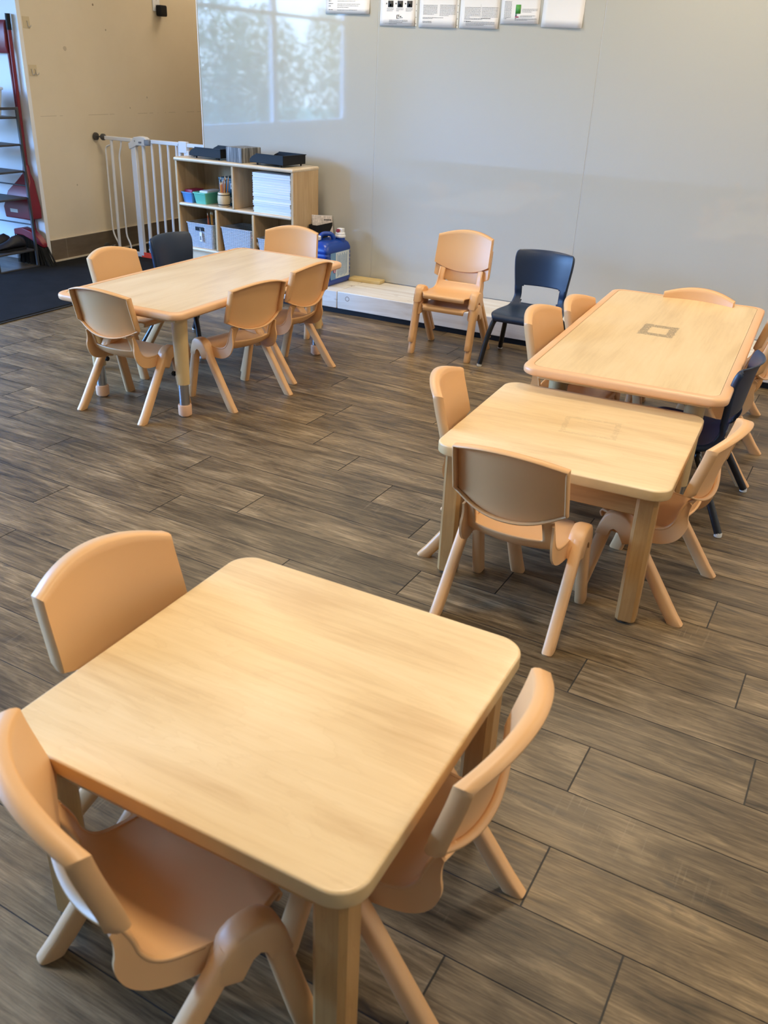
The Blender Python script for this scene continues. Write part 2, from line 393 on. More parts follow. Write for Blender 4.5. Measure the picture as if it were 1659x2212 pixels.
# ---------------------------------------------------------------- floor
W = .1545; LP = 5.874 * W; CAMZ = 1.3044
PYAW = R(-1.304)
def build_floor():
    rng = random.Random(4)
    du = Vector((math.cos(PYAW), math.sin(PYAW), 0)); dv = Vector((math.sin(PYAW), -math.cos(PYAW), 0))
    v0 = -17.8342
    known = {-1: -12.05, 0: -11.17, 1: -9.80, 2: -8.33, 3: -6.87, 4: -10.43, 5: -6.06, 6: -2.50, 7: .26, 8: -1.82, 10: -1.70}
    bm = bmn(); uvl = bm.loops.layers.uv.new('UVMap'); cl = bm.loops.layers.float_color.new('rnd')
    g = .0011
    def quad(ua, ub, va, vb, z, col, mi, uo=0):
        vs = [bm.verts.new(du * a + dv * b + Vector((0, 0, z))) for a, b in ((ua, va), (ua, vb), (ub, vb), (ub, va))]
        f = bm.faces.new(vs); f.material_index = mi
        for l, (a, b) in zip(f.loops, ((0, 0), (0, vb - va), (ub - ua, vb - va), (ub - ua, 0))): l[uvl].uv = (a, b); l[cl] = col
    quad(-9.2, 3.6, -8.2, 4.6, -.0012, (0, 0, 0, 1), 1)
    for r in range(-36, 12 + 16):
        va = (v0 + r) * W + g; vb = (v0 + r + 1) * W - g
        off = known.get(r, rng.uniform(0, 5.874)) * W
        k0 = math.floor((-9.0 - off) / LP)
        for k in range(k0, k0 + 16):
            ua = off + k * LP + g * 1.6; ub = off + (k + 1) * LP - g * 1.6
            if ub < -9 or ua > 3.4: continue
            quad(ua, ub, va, vb, 0, (rng.random(), rng.random(), rng.random(), 1), 0)
    o = struct('floor', bm, [M['floor'], M['grout']], sharp=180)
    o['label'] = 'dark brown wood-look plank tile floor with narrow dark joints'
build_floor()

# ---------------------------------------------------------------- room shell
XL = -4.93; YB = 4.795; YC = 4.385
def wall(name, mat, *b, label=None):
    bm = bmn(); box(bm, *b); o = struct(name, bm, mat)
    if label: o['label'] = label
    return o
wall('wall_left', M['yellow'], XL - .1, XL, YC + .03, 8.0, -.02, 2.75, label='cream yellow painted wall with scuff marks')
wall('wall_alcove', M['white_paint'], -7.3, XL, YC, YC + .03, -.02, 2.75, label='white painted alcove wall lit bluish by daylight')
wall('wall_back', M['white_paint'], -3.852, 3.0, YB + .014, YB + .2, -.02, 2.75)
wall('wall_hall', M['yellow'], -3.9, -3.8, YB + .2, 8.0, -.02, 2.75)
wall('wall_hall_end', M['yellow'], -5.1, -3.8, 8.0, 8.1, -.02, 2.75)
wall('wall_right', M['white_paint'], 3.0, 3.1, -4.1, 5.0, -.02, 2.75)
wall('wall_front', M['white_paint'], -7.4, 3.1, -4.2, -4.1, -.02, 2.75)
wall('ceiling', M['ceiling'], -7.4, 3.1, -4.2, 8.1, 2.75, 2.85)
# window wall on the far left (seen only mirrored in the glossy panels)
WX = -7.3
bm = bmn()
box(bm, WX - .1, WX, -4.2, -2.9, -.02, 2.75); box(bm, WX - .1, WX, 2.6, YC + .03, -.02, 2.75)
box(bm, WX - .1, WX, -2.9, 2.6, -.02, .55); box(bm, WX - .1, WX, -2.9, 2.6, 2.5, 2.75)
struct('wall_window', bm, M['white_paint'])
for i, (a, b) in enumerate(((-2.9, -1.07), (-1.07, .77), (.77, 2.6))):
    w = bmn()
    for q in ((a, a + .05, .55, 2.5), (b - .05, b, .55, 2.5), (a + .05, b - .05, .55, .6), (a + .05, b - .05, 2.45, 2.5), (a + .05, b - .05, 1.85, 1.89)):
        box(w, WX - .08, WX - .02, *q)
    struct('window_%d' % (i + 1), w, M['white'])

bm = bmn(); box(bm, XL, XL + .008, YC + .03, 8.0, .016, .150)
o = struct('baseboard_left', bm, M['tile']); o['label'] = 'brown tile baseboard along the cream wall'
bm = bmn(); box(bm, XL, XL + .010, YC + .03, 8.0, .150, .1535); box(bm, XL, XL + .03, YC + .03, 8.0, 0, .016)
struct('trim_1', bm, M['caulk'])

# glossy wall panels: butt joints at 1.25 m
px = [-3.852, -2.6075, -1.355, -.10]
plabels = ['glossy white wall panel at the left, mirroring the windows', 'glossy white wall panel in the middle, behind the stacked tan chairs', 'glossy white wall panel at the right, behind the right activity table']
for i in range(3):
    bm = bmn(); box(bm, px[i] + .0018, px[i + 1] - .0018, YB, YB + .012, .131, 2.7)
    tag(obj('wall_panel', bm, M['white_panel'], bevel=.0015), plabels[i], 'wall panel', 'glossy panels on the back wall')
bm = bmn()
for x in px[1:]: box(bm, x - .0017, x + .0017, YB + .001, YB + .012, .131, 2.7)
struct('trim_2', bm, M['seam'])
bm = bmn(); box(bm, -3.857, -3.8525, YB - .003, YB + .05, .131, 2.7)
struct('trim_3', bm, M['white'])

# carpet mat by the entrance
t = thing('entrance_mat', 'large charcoal entrance carpet mat on the left floor', 'mat', (-4.43, 3.2, 0))
bm = bmn(); slab(bm, .468, 3.7, .01, .001, .010, .003); obj('carpet', bm, M['carpet'], t)
bm = bmn(); box(bm, .466, .486, -3.7, 3.7, .0005, .006); obj('edging', bm, M['mat_edge'], t, bevel=.002)

# ---------------------------------------------------------------- tan stacking chair
def smooth(a, b, x):
    t = max(0, min(1, (x - a) / (b - a))); return t * t * (3 - 2 * t)

def lerp_tab(tab, x):
    if x <= tab[0][0]: return tab[0][1:]
    for p, q in zip(tab, tab[1:]):
        if x <= q[0]:
            t = (x - p[0]) / (q[0] - p[0]); return tuple(a + (b - a) * t for a, b in zip(p[1:], q[1:]))
    return tab[-1][1:]

def catmull(P, n):
    out = []; P = [P[0]] + list(P) + [P[-1]]
    for i in range(1, len(P) - 2):
        for k in range(n):
            t = k / n; a, b, c, d = P[i - 1], P[i], P[i + 1], P[i + 2]
            out.append(tuple(.5 * (2 * b[j] + (c[j] - a[j]) * t + (2 * a[j] - 5 * b[j] + 4 * c[j] - d[j]) * t * t + (-a[j] + 3 * b[j] - 3 * c[j] + d[j]) * t ** 3) for j in range(len(b))))
    out.append(tuple(P[-2])); return out

def seat_shell(prof, m=24, slot=None):
    """prof rows: (y, z, halfwidth, back_curve, seat_dip); slot(i, x, z) -> True removes the face"""
    bm = bmn(); rows = []
    for y, z, w, kb, ks in prof:
        row = []
        for j in range(m + 1):
            tt = -1 + 2 * j / m
            row.append(bm.verts.new((w * tt, y - kb * (1 - tt * tt), z - ks * (1 - tt * tt))))
        rows.append(row)
    for i in range(len(rows) - 1):
        for j in range(m):
            a, b, c, d = rows[i][j], rows[i][j + 1], rows[i + 1][j + 1], rows[i + 1][j]
            if slot and slot((prof[i][1] + prof[i + 1][1]) / 2, -1 + (2 * j + 1) / m, prof[i][0]): continue
            bm.faces.new((a, b, c, d))
    return bm, rows

def tan_chair():
    t = thing('stacking_chair', '', 'chair')
    key = [ # y, z, w, back curve, dip
        (.124, .222, .108, 0, 0), (.129, .235, .110, 0, 0), (.122, .246, .112, 0, .001), (.100, .249, .124, 0, .003), (.075, .248, .134, 0, .005),
        (.030, .246, .133, 0, .007), (-.010, .244, .129, .002, .009), (-.040, .246, .125, .006, .011), (-.060, .256, .122, .013, .009), (-.073, .276, .120, .020, .005),
        (-.079, .300, .118, .025, .001), (-.087, .322, .117, .028, 0), (-.098, .344, .117, .030, 0)]
    prof = catmull(key, 5)
    # slot under the back panel (x within +-.09, z between .288 and .345)
    def slot(z, t, y): return abs(t) < .74 and z > .281 and y < -.05
    bm, rows = seat_shell(prof, 32, slot)
    o = obj('seat', bm, M['tan'], t, sharp=60, solid=.006, soff=1)
    # side skirts + leg shoulders, joined to the seat mesh
    for s in (-1, 1):
        sk = bmn(); ins, outs = [], []
        for i, (y, z, w, kb, ks) in enumerate(prof):
            if i < 17 or i > len(prof) - 2: continue
            y0, z0 = prof[max(i - 1, 0)][:2]; y1, z1 = prof[min(i + 1, len(prof) - 1)][:2]
            tv = Vector((0, y1 - y0, z1 - z0)).normalized(); nrm = Vector((0, tv.z, -tv.y)) * -1
            # outward of the shell: down under the seat, backwards behind the back
            nrm = Vector((0, -abs(tv.z), -abs(tv.y)))
            d = .014 + .030 * (1 - smooth(.25, .36, z))
            p = Vector((s * w, y, z)); ins.append(p); outs.append(p + nrm * d + Vector((s * .005, 0, 0)))
        for q in range(len(ins) - 1):
            for off in (0,):
                a, b, c, d_ = ins[q], ins[q + 1], outs[q + 1], outs[q]
                th = Vector((-s * .006, 0, 0))
                v = [sk.verts.new(p) for p in (a, b, c, d_, a + th, b + th, c + th, d_ + th)]
                faces = [(0, 1, 2, 3), (7, 6, 5, 4), (3, 2, 6, 7), (0, 4, 5, 1)]
                if q == 0: faces.append((0, 3, 7, 4))
                if q == len(ins) - 2: faces.append((1, 5, 6, 2))
                for f in faces: sk.faces.new([v[k] for k in (f if s > 0 else f[::-1])])
        bmesh.ops.remove_doubles(sk, verts=sk.verts[:], dist=.0004)
        obj('side_skirt', sk, M['tan'], t, sharp=50)
    # shoulders: the rounded hump where both legs meet beside the seat
    for s in (-1, 1):
        sh = bmn()
        pr = [(-.024, .200), (-.010, .238), (.004, .258), (.018, .268), (.034, .273), (.052, .274), (.068, .269), (.080, .257), (.090, .232), (.099, .196), (.066, .198), (.059, .218), (.048, .226), (.035, .219), (.016, .186)]
        ring = lambda x, f: [(s * x, .054 + (y - .036) * f, .235 + (z - .235) * f) for y, z in pr]
        loft(sh, [ring(.126, .86), ring(.132, .95), ring(.138, .99), ring(.145, 1), ring(.156, 1), ring(.162, .985), ring(.1665, .94), ring(.1685, .86)])
        obj('shoulder', sh, M['tan'], t, sharp=55)
    # legs, built from level slices so that the feet sit flat
    def leg(s, top, foot, d0, d1):
        bm = bmn(); rings = []
        n = 8
        for i in range(n + 1):
            f = i / n; cx = top[0] + (foot[0] - top[0]) * f; cy = top[1] + (foot[1] - top[1]) * f; z = top[2] * (1 - f)
            hd = (d0 + (d1 - d0) * f) / 2; hw = .0148
            sl = (foot[1] - top[1]) > 0
            # D-section: rounded on the outer side, flat inside
            pts = []
            for a in range(0, 16):
                an = 2 * PI * a / 16; ca, sa = math.cos(an), math.sin(an)
                ex = .75 if ca * 1 > 0 else .45
                pts.append((s * (cx + hw * math.copysign(abs(ca) ** ex, ca)), cy + hd * math.copysign(abs(sa) ** .62, sa), z))
            rings.append(pts)
        # softened foot edge
        last = rings[-1]; c = Vector((sum(p[0] for p in last) / 16, sum(p[1] for p in last) / 16, 0))
        rings[-1] = [(p[0], p[1], .004) for p in last]
        rings.append([tuple(c + (Vector((p[0], p[1], 0)) - c) * .93) for p in last])
        loft(bm, rings); return obj('leg', bm, M['tan'], t, sharp=42)
    for s in (-1, 1):
        leg(s, (.1525, .034, .250), (.160, -.140, 0), .037, .044)
        leg(s, (.1525, .084, .250), (.155, .142, 0), .034, .042)
    # back panel: curved plate with a return flange all round
    bm = bmn(); nu, nv = 24, 14
    front = []
    for i in range(nv + 1):
        f = i / nv; row = []
        for j in range(nu + 1):
            u = -1 + 2 * j / nu
            zb = .366 - .041 * (1 - abs(u) ** 2.2); zt = .496 + .026 * (1 - u * u)
            z = zb + (zt - zb) * f
            hw = .1455 - .003 * f
            yy = -.086 - .028 * smooth(.33, .53, z) * 1.0 - (z - .36) * .06 - .033 * (1 - u * u)
            yy -= .010 * smooth(.86, 1, f) ** 1 * 0
            row.append(Vector((hw * u, yy, z)))
        front.append(row)
    FV = [[bm.verts.new(p) for p in r] for r in front]
    for i in range(nv):
        for j in range(nu): bm.faces.new((FV[i][j], FV[i][j + 1], FV[i + 1][j + 1], FV[i + 1][j]))
    # flange loop
    loop = [(0, j) for j in range(nu + 1)] + [(i, nu) for i in range(1, nv + 1)] + [(nv, j) for j in range(nu - 1, -1, -1)] + [(i, 0) for i in range(nv - 1, 0, -1)]
    cur = [FV[i][j] for i, j in loop]
    def flange(prev, fn):
        nw = [bm.verts.new(fn(v0, i, j)) for v0, (i, j) in zip([front[i][j] for i, j in loop], loop)]
        for k in range(len(nw)):
            k2 = (k + 1) % len(nw); bm.faces.new((prev[k2], prev[k], nw[k], nw[k2]))
        return nw
    def grow(p, i, j, d, back):
        u = -1 + 2 * j / nu; q = p.copy()
        if i == nv: q.z += d
        if i == 0: q.z -= d * .5
        if j in (0, nu): q.x += math.copysign(d, u)
        depth = back * (1.0 if i > 0 else .62)
        q.y -= depth; return q
    r1 = flange(cur, lambda p, i, j: grow(p, i, j, .0022, .004))
    r2 = flange(r1, lambda p, i, j: grow(p, i, j, .0034, .012))
    r3 = flange(r2, lambda p, i, j: grow(p, i, j, .0024, .030))
    obj('backrest', bm, M['tan'], t, sharp=60, solid=.0045, soff=1)
    return t

TANG = 'tan child chairs around the tables'
chair0 = tan_chair()
def tanc(x, y, rot, label, z=0, grp=TANG):
    global used
    if not used:
        used = True; chair0.location = (x, y, z); chair0.rotation_euler = (0, 0, R(rot)); chair0['label'] = label; chair0['group'] = grp; return chair0
    return dup(chair0, (x, y, z), rot, label, grp)
used = False
tanc(-.661, .646, -27.0, 'tan plastic child chair in the bottom left corner, turned towards the near square table').scale = (1.03, 1.03, 1.03)
tanc(-.908, .950, -96.0, 'tan plastic child chair tucked in at the left side of the near square table')
tanc(-.403, .929, 89.2, 'tan plastic child chair tucked in at the right side of the near square table')
tanc(-.597, 1.955, -.7, 'tan plastic child chair seen from behind at the front of the middle square table')
tanc(-.820, 2.278, -77.9, 'tan plastic child chair at the left side of the middle square table')
tanc(-.308, 2.287, 83.8, 'tan plastic child chair at the right side of the middle square table')
tanc(-2.501, 2.576, 1.0, 'tan child chair, its back to us, at the left activity table near end')
tanc(-2.231, 2.936, 77.8, 'tan child chair on the right side of the left activity table, nearer to us')
tanc(-2.26, 3.363, 87.2, 'tan child chair at the right of the left activity table, before the blue jug')
tanc(-2.86, 3.03, -90.2, 'tan child chair at the left of the left activity table, beside a navy chair')
tanc(-2.665, 3.945, 198.1, 'tan child chair at the far end of the left activity table, before the shelf')
tanc(-.804, 3.065, -92.0, 'tan child chair at the left of the right activity table, nearer to us').scale = (1.05, 1.05, 1.05)
tanc(-.780, 3.43, -92.9, 'tan child chair at the left of the right activity table, farther back')
tanc(-.54, 3.746, 177.3, 'tan child chair at the far end of the right activity table, only top showing')
tanc(-.314, 3.338, 90.2, 'tan child chair at the right of the right activity table, behind a navy chair').scale = (1.12, 1.12, 1.12)
tanc(-.355, 3.84, 90, 'tan child chair farthest back at the right of the right activity table')
tanc(-1.752, 4.105, 182.4, 'lower of two stacked tan child chairs before the white wall', 0, 'two stacked tan chairs')
tanc(-1.753, 4.103, 182.4, 'upper of two stacked tan child chairs before the white wall', .060, 'two stacked tan chairs')

# ---------------------------------------------------------------- navy shell chair
def navy_chair():
    t = thing('shell_chair', '', 'chair')
    key = [(.158, .232, .128, 0, 0), (.166, .246, .134, 0, 0), (.158, .262, .140, 0, .002), (.13, .268, .148, 0, .005), (.06, .266, .152, 0, .010), (-.01, .263, .150, .002, .011), (-.055, .264, .143, .008, .010),
           (-.083, .276, .133, .014, .007), (-.098, .300, .127, .018, .003), (-.103, .318, .126, .019, 0), (-.100, .340, .127, .026, 0), (-.101, .362, .129, .029, 0), (-.102, .385, .132, .032, 0), (-.104, .44, .139, .038, 0), (-.109, .49, .143, .041, 0), (-.119, .520, .140, .041, -.002), (-.129, .528, .132, .040, -.003)]
    prof = catmull(key, 4)
    def slot(z, t, y):
        return abs(t) < .77 and .284 < z < .364 and y < -.07 and not (abs(t) > .70 and (z < .292 or z > .356))
    bm, rows = seat_shell(prof, 34, slot)
    # rolled rim along both sides
    for s in (0, -1):
        edge = [r[s] for r in rows]; sg = -1 if s == 0 else 1; prev = edge
        for k, (dx, dn) in enumerate(((.004, .003), (.005, .010), (.002, .018))):
            nw = []
            for i, v in enumerate(edge):
                a = edge[max(0, i - 1)].co; b = edge[min(len(edge) - 1, i + 1)].co; tv = (b - a).normalized()
                nrm = Vector((0, -abs(tv.z), -abs(tv.y))); nw.append(bm.verts.new(v.co + nrm * dn + Vector((sg * dx, 0, 0))))
            for i in range(len(nw) - 1):
                f = (prev[i], prev[i + 1], nw[i + 1], nw[i]); bm.faces.new(f[::-1] if s == 0 else f) if False else bm.faces.new(f if s == 0 else f[::-1])
            prev = nw
    bmesh.ops.recalc_face_normals(bm, faces=bm.faces[:])
    obj('shell', bm, M['navy'], t, sharp=60, solid=.005, soff=0)
    for s in (-1, 1):
        for path, foot in ((bend([(s * .06, .10, .240), (s * .140, .112, .242), (s * .160, .150, .150), (s * .178, .178, .010)], .045, 6), (s * .178, .178)),
                           (bend([(s * .06, -.03, .236), (s * .140, -.05, .238), (s * .206, -.178, .010)], .045, 6), (s * .206, -.178))):
            b = bmn(); tube(b, path, .0125, 12); lg = obj('leg', b, M['black_metal'], t)
            b = bmn(); lathe(b, [(.0095, 0), (.0125, .002), (.0125, .012), (.0112, .016)], 14, *foot); obj('glide', b, M['glide'], lg)
    for y, z in ((.10, .240), (-.03, .236)):
        b = bmn(); tube(b, [(-.06, y, z), (.06, y, z)], .009, 10); obj('cross_bar', b, M['black_metal'], t)
    return t
nav = navy_chair(); nav.location = (-1.335, 4.12, 0); nav.rotation_euler = (0, 0, R(180))
tag(nav, 'navy plastic shell chair with black legs standing alone by the white wall', 'chair', 'navy shell chairs')
dup(nav, (-2.88, 3.44, 0), -90, 'navy plastic shell chair on the left side of the left activity table', 'navy shell chairs')
dup(nav, (-.335, 2.918, 0), 87, 'navy plastic shell chair on the right side of the right activity table', 'navy shell chairs')

# ---------------------------------------------------------------- square wooden tables
def square_table(label, loc, rot, hw, hd, top_mat, h=.41):
    t = thing('square_table', label, 'table', loc, rot, 'low square maple tables')
    bm = bmn(); slab(bm, hw, hd, .048, h - .030, h, .0045, k=10)
    o = obj('tabletop', bm, [top_mat, M['maple_edge']], t, sharp=30)
    for p in o.data.polygons:
        if p.normal.z < .55: p.material_index = 1
    li = .052
    for s in (-1, 1):
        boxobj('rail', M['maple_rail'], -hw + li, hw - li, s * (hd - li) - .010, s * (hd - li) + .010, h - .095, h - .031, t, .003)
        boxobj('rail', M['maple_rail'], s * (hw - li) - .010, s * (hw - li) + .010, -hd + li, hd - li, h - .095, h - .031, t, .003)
    for sx in (-1, 1):
        for sy in (-1, 1):
            cx, cy = sx * (hw - li), sy * (hd - li)
            bm = bmn(); a, c = .0265, .009
            oct_ = lambda z, f=1.0: [(cx + x * f, cy + y * f, z) for x, y in ((a, -a + c), (a, a - c), (a - c, a), (-a + c, a), (-a, a - c), (-a, -a + c), (-a + c, -a), (a - c, -a))]
            loft(bm, [oct_(.008, .93), oct_(.012), oct_(h - .0312)])
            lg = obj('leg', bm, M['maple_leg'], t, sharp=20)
            bm = bmn(); lathe(bm, [(.017, 0), (.018, .003), (.014, .0085)], 16, cx, cy); obj('glide', bm, M['black_metal'], lg)
    return t
square_table('low square maple table in the foreground, with three tan chairs', (-.647, .938, 0), .13, .3085, .311, M['maple_x'])
square_table('low square maple table in the middle right, touching the activity table behind it', (-.575, 2.318, 0), 2.0, .312, .314, M['maple_mid'])

# ---------------------------------------------------------------- activity tables
def activity_table(label, loc, rot, hw, hd, h, top_mat, lx, ly):
    t = thing('activity_table', label, 'table', loc, rot, 'rectangular activity tables with adjustable legs')
    bm = bmn(); e = .0135
    # moulded edge band: ring from the laminate edge, over the bullnose, to the underside
    rings = []
    for i in range(9):
        a = PI * i / 8; o_ = e * max(0, math.sin(a)) ** .6; rings.append(rrect(hw - e + o_, hd - e + o_, .05, h - e + e * math.copysign(abs(math.cos(a)) ** .7, math.cos(a)), k=10))
    rings = [rrect(hw - .030, hd - .030, .032, h + .0002, k=10), rrect(hw - .027, hd - .027, .034, h + .0012, k=10)] + rings[0:] + [rrect(hw - .03, hd - .03, .03, h - 2 * e, k=10)]
    loft(bm, rings, False, True); obj('edge_band', bm, M['edging'], t, sharp=50)
    bm = bmn(); loft(bm, [rrect(hw - .031, hd - .031, .031, h - .012, k=10), rrect(hw - .031, hd - .031, .031, h, k=10)])
    obj('tabletop', bm, top_mat, t, sharp=30)
    for s in (-1, 1):
        boxobj('frame_rail', M['tube'], -hw + .05, hw - .05, s * (hd - .055) - .008, s * (hd - .055) + .008, h - .046, h - .026, t)
        boxobj('frame_rail', M['tube'], s * (hw - .055) - .008, s * (hw - .055) + .008, -hd + .05, hd - .05, h - .046, h - .026, t)
    for sx in (-1, 1):
        for sy in (-1, 1):
            cx, cy = sx * lx, sy * ly
            bm = bmn(); lathe(bm, [(.0375, h - .0268), (.0375, h - .036), (.033, h - .042), (.0315, h - .06), (.0265, .138), (.0245, .138)], 24, cx, cy)
            lg = obj('leg', bm, M['tube'], t)
            bm = bmn(); lathe(bm, [(.0205, .045), (.0205, .160)], 24, cx, cy); obj('leg_extension', bm, M['chrome'], lg)
            bm = bmn(); lathe(bm, [(.018, 0), (.022, .004), (.022, .006), (.0265, .007), (.0275, .012), (.0275, .046), (.026, .050)], 24, cx, cy); obj('foot_cap', bm, M['rubber_tan'], lg)
            bm = bmn(); d = Vector((-sx, 0, 0)); p = Vector((cx, cy, .172))
            tube(bm, [p + d * .024, p + d * .040], .006, 10); tube(bm, [p + d * .040, p + d * .050], .010, 10)
            obj('knob', bm, M['black_plastic'], lg)
            for dx, dy in ((-sx, 0), (0, -sy)):
                bm = bmn(); a = Vector((cx, cy, 0)); dd = Vector((dx, dy, 0)); n = Vector((-dy, dx, 0)) * .0025
                pts = [a + dd * .028 + Vector((0, 0, h - .085)), a + dd * .062 + Vector((0, 0, h - .028)), a + dd * .028 + Vector((0, 0, h - .028))]
                loft(bm, [[p_ + n for p_ in pts], [p_ - n for p_ in pts]])
                obj('gusset', bm, M['tube'], lg)
    return t
activity_table('long pale activity table at the left, in front of the wooden shelf', (-2.493, 3.122, 0), .9, .314, .637, .452, M['maple_y'], .222, .517)
activity_table('long maple activity table at the right, with a dirty label mark on top', (-.561, 3.264, 0), 2.2, .317, .672, .477, M['maple_r'], .218, .54)

# ---------------------------------------------------------------- timber beam bench along the wall
def beam(x0, x1, label):
    t = thing('timber_beam', label, 'beam', (0, 0, 0), 0, 'whitewashed timber beams along the wall')
    bm = bmn(); box(bm, x0 + .0015, x1 - .0015, 4.41, YB - .002, .030, .130); obj('beam', bm, M['beam'], t, bevel=.004)
    bm = bmn(); box(bm, x0, x1, 4.425, YB - .004, 0, .0302); obj('base_strip', bm, M['black_plastic'], t)  # plain black strip, set back, from the floor to the beam underside
beam(-3.85, -2.617, 'whitewashed timber beam under the wooden shelf, left of the joint')
beam(-2.617, 2.9, 'long whitewashed timber beam with knots behind the stacked chairs')

t = thing('wood_offcut', 'short pale pine board lying on the timber beam beside the jug', 'board', (-2.605, 4.742, .1305), 4)
bm = bmn(); slab(bm, .105, .039, .003, 0, .0185, .0025); obj('board', bm, M['pine'], t)

# ---------------------------------------------------------------- open shelf unit
SX0, SX1, SY0, SY1, SZ0, SZ1 = 0, .90, 0, .300, 0, .637   # local box; origin front left on the beam
SR = -2.2
sh = thing('shelf_unit', 'open birch shelf unit with five cubbies standing on the timber beam', 'shelf', (-3.853, 4.497, .1302), SR)
def S(x, y, z=0):
    c, s = math.cos(R(SR)), math.sin(R(SR)); return (-3.853 + c * x - s * y, 4.497 + s * x + c * y, .1302 + z)
SDEP = .262
boxobj('side_panel', M['shelf'], 0, .018, .004, SDEP, 0, SZ1 - .018, sh, .003)
boxobj('side_panel', M['shelf'], .882, .900, .004, SDEP, 0, SZ1 - .018, sh, .003)
bm = bmn(); slab(bm, .453, SDEP / 2 + .004, .006, SZ1 - .022, SZ1, .009, .45, SDEP / 2 - .001); obj('top_board', bm, M['shelf_x'], sh)
bm = bmn(); slab(bm, .4315, SDEP / 2 - .006, .002, .352, .372, .0095, .45, SDEP / 2 - .003); obj('shelf_board', bm, M['shelf_x'], sh)
bm = bmn(); slab(bm, .4315, SDEP / 2 - .006, .002, .086, .106, .0095, .45, SDEP / 2 - .003); obj('bottom_board', bm, M['shelf_x'], sh)
boxobj('kick_board', M['shelf_x'], .018, .882, .035, .05, 0, .086, sh)
boxobj('back_panel', M['shelf'], .018, .882, SDEP - .008, SDEP, .02, SZ1 - .02, sh)
for x, z0, z1 in ((.452, .372, SZ1 - .022), (.312, .106, .352), (.598, .106, .352)):
    boxobj('divider', M['shelf'], x - .009, x + .009, .003, SDEP - .008, z0, z1, sh, .004)

# letter trays on top
def letter_tray(label, loc, rot):
    t = thing('letter_tray', label, 'tray', loc, rot, 'black letter trays on the shelf')
    bm = bmn(); L, D, th = .255, .205, .003
    box(bm, 0, L, 0, D, .012, .015)
    def side(y):
        pts = [(0, .015), (0, .030), (.02, .047), (.05, .060), (.085, .064), (L, .064), (L, .012), (0, .012)]
        loft(bm, [[(x, y, z) for x, z in pts], [(x, y + th, z) for x, z in pts]])
    side(0); side(D - th); box(bm, L - th, L, 0, D, .012, .064)
    box(bm, .05, L + .004, -.004, .0, .060, .064); box(bm, .05, L + .004, D, D + .004, .060, .064); box(bm, L, L + .004, -.004, D + .004, .060, .064)
    obj('tray', bm, M['black_plastic'], t, sharp=30)
    for x in (.05, L - .025):
        for y in (.012, D - .012):
            bm = bmn(); lathe(bm, [(.004, 0), (.006, .012)], 8, x, y); obj('foot', bm, M['black_plastic'], t)
    return t
letter_tray('black letter tray left on the shelf top, half hidden by a grey box', S(.095, .035, SZ1 + .0005), -4)
letter_tray('empty black letter tray at the right end of the shelf top', S(.575, .020, SZ1 + .0005), -6)
t = thing('storage_box', 'dark grey box with vertical wood print between two black trays on the shelf', 'box', S(.385, .035, SZ1 + .0005), SR - 8)
bm = bmn(); slab(bm, .0675, .08, .003, 0, .082, .0015, .0675, .08); b = obj('box', bm, [M['spine'], M['paper']], t)
for p in b.data.polygons:
    if p.normal.z > .9: p.material_index = 0
t = thing('paper_scrap', 'crumpled cream paper scrap at the left end of the shelf top', 'paper', S(.055, .06, SZ1 + .0005), 10)
bm = bmn(); rng = random.Random(2); g = [[bm.verts.new((i * .012, j * .014, .002 + .010 * rng.random() * (1 if 0 < i < 4 else .2))) for j in range(5)] for i in range(5)]
for i in range(4):
    for j in range(4): bm.faces.new((g[i][j], g[i + 1][j], g[i + 1][j + 1], g[i][j + 1]))
obj('scrap', bm, M['paper'], t, solid=.001)

# cubby contents
def bin_(label, loc, rot, hw, hd, h, mat, content):
    t = thing('storage_bin', label, 'bin', loc, rot)
    bm = bmn()
    o_ = [rrect(hw * .82, hd * .86, .008, 0), rrect(hw * .98, hd * .98, .010, h * .9), rrect(hw * 1.05, hd * 1.04, .012, h * .9), rrect(hw * 1.05, hd * 1.04, .012, h),
          rrect(hw * .95, hd * .95, .009, h), rrect(hw * .78, hd * .82, .007, .004)]
    loft(bm, o_); obj('bin', bm, mat, t)
    return t
bin_('small blue plastic bin in the upper left cubby', S(.068, .105, .3722), SR, .046, .085, .062, M['blue_bin'], None)
bin_('mint green plastic bin beside the blue bin in the upper left cubby', S(.170, .125, .3722), SR, .052, .105, .068, M['mint_bin'], None)
t = thing('crayon_box', 'red crayon box lying in the blue bin', 'box', S(.062, .10, .3785), SR)
bm = bmn(); slab(bm, .030, .055, .002, 0, .068, .001); obj('box', bm, M['crimson_ink'], t)
t = thing('folded_cloth', 'white folded cloth inside the mint green bin', 'cloth', S(.170, .13, .3785), SR)
bm = bmn(); slab(bm, .036, .070, .01, 0, .069, .008); obj('cloth', bm, M['white'], t)

def pencil(loc, tilt, az, L, mat, label, grp):
    t = thing('pencil', label, 'pencil', loc, 0, grp)
    t.rotation_euler = (R(tilt), 0, R(az))
    bm = bmn(); tube(bm, [(0, 0, 0), (0, 0, L)], .0035, 6); obj('barrel', bm, mat, t, sharp=20)
    bm = bmn(); tube(bm, [(0, 0, L), (0, 0, L + .004), (0, 0, L + .016)], [.0035, .0033, .0006], 6); obj('tip', bm, M['pencil_tip'], t, sharp=20)
    return t
cupx, cupy = .345, .047
t = thing('pencil_cup', 'small wooden barrel cup with two dark hoops holding pencils', 'cup', S(cupx, cupy, .3722), SR)
bm = bmn(); lathe(bm, [(.030, 0), (.035, .006), (.0395, .040), (.036, .078), (.034, .084), (.030, .084), (.029, .010)], 28); obj('barrel', bm, M['barrel'], t)
for z, r in ((.014, .0375), (.070, .0375)):
    bm = bmn(); lathe(bm, [(r - .003, z - .003), (r, z - .002), (r, z + .002), (r - .003, z + .003)], 28); obj('hoop', bm, M['black_plastic'], t)
rng = random.Random(5)
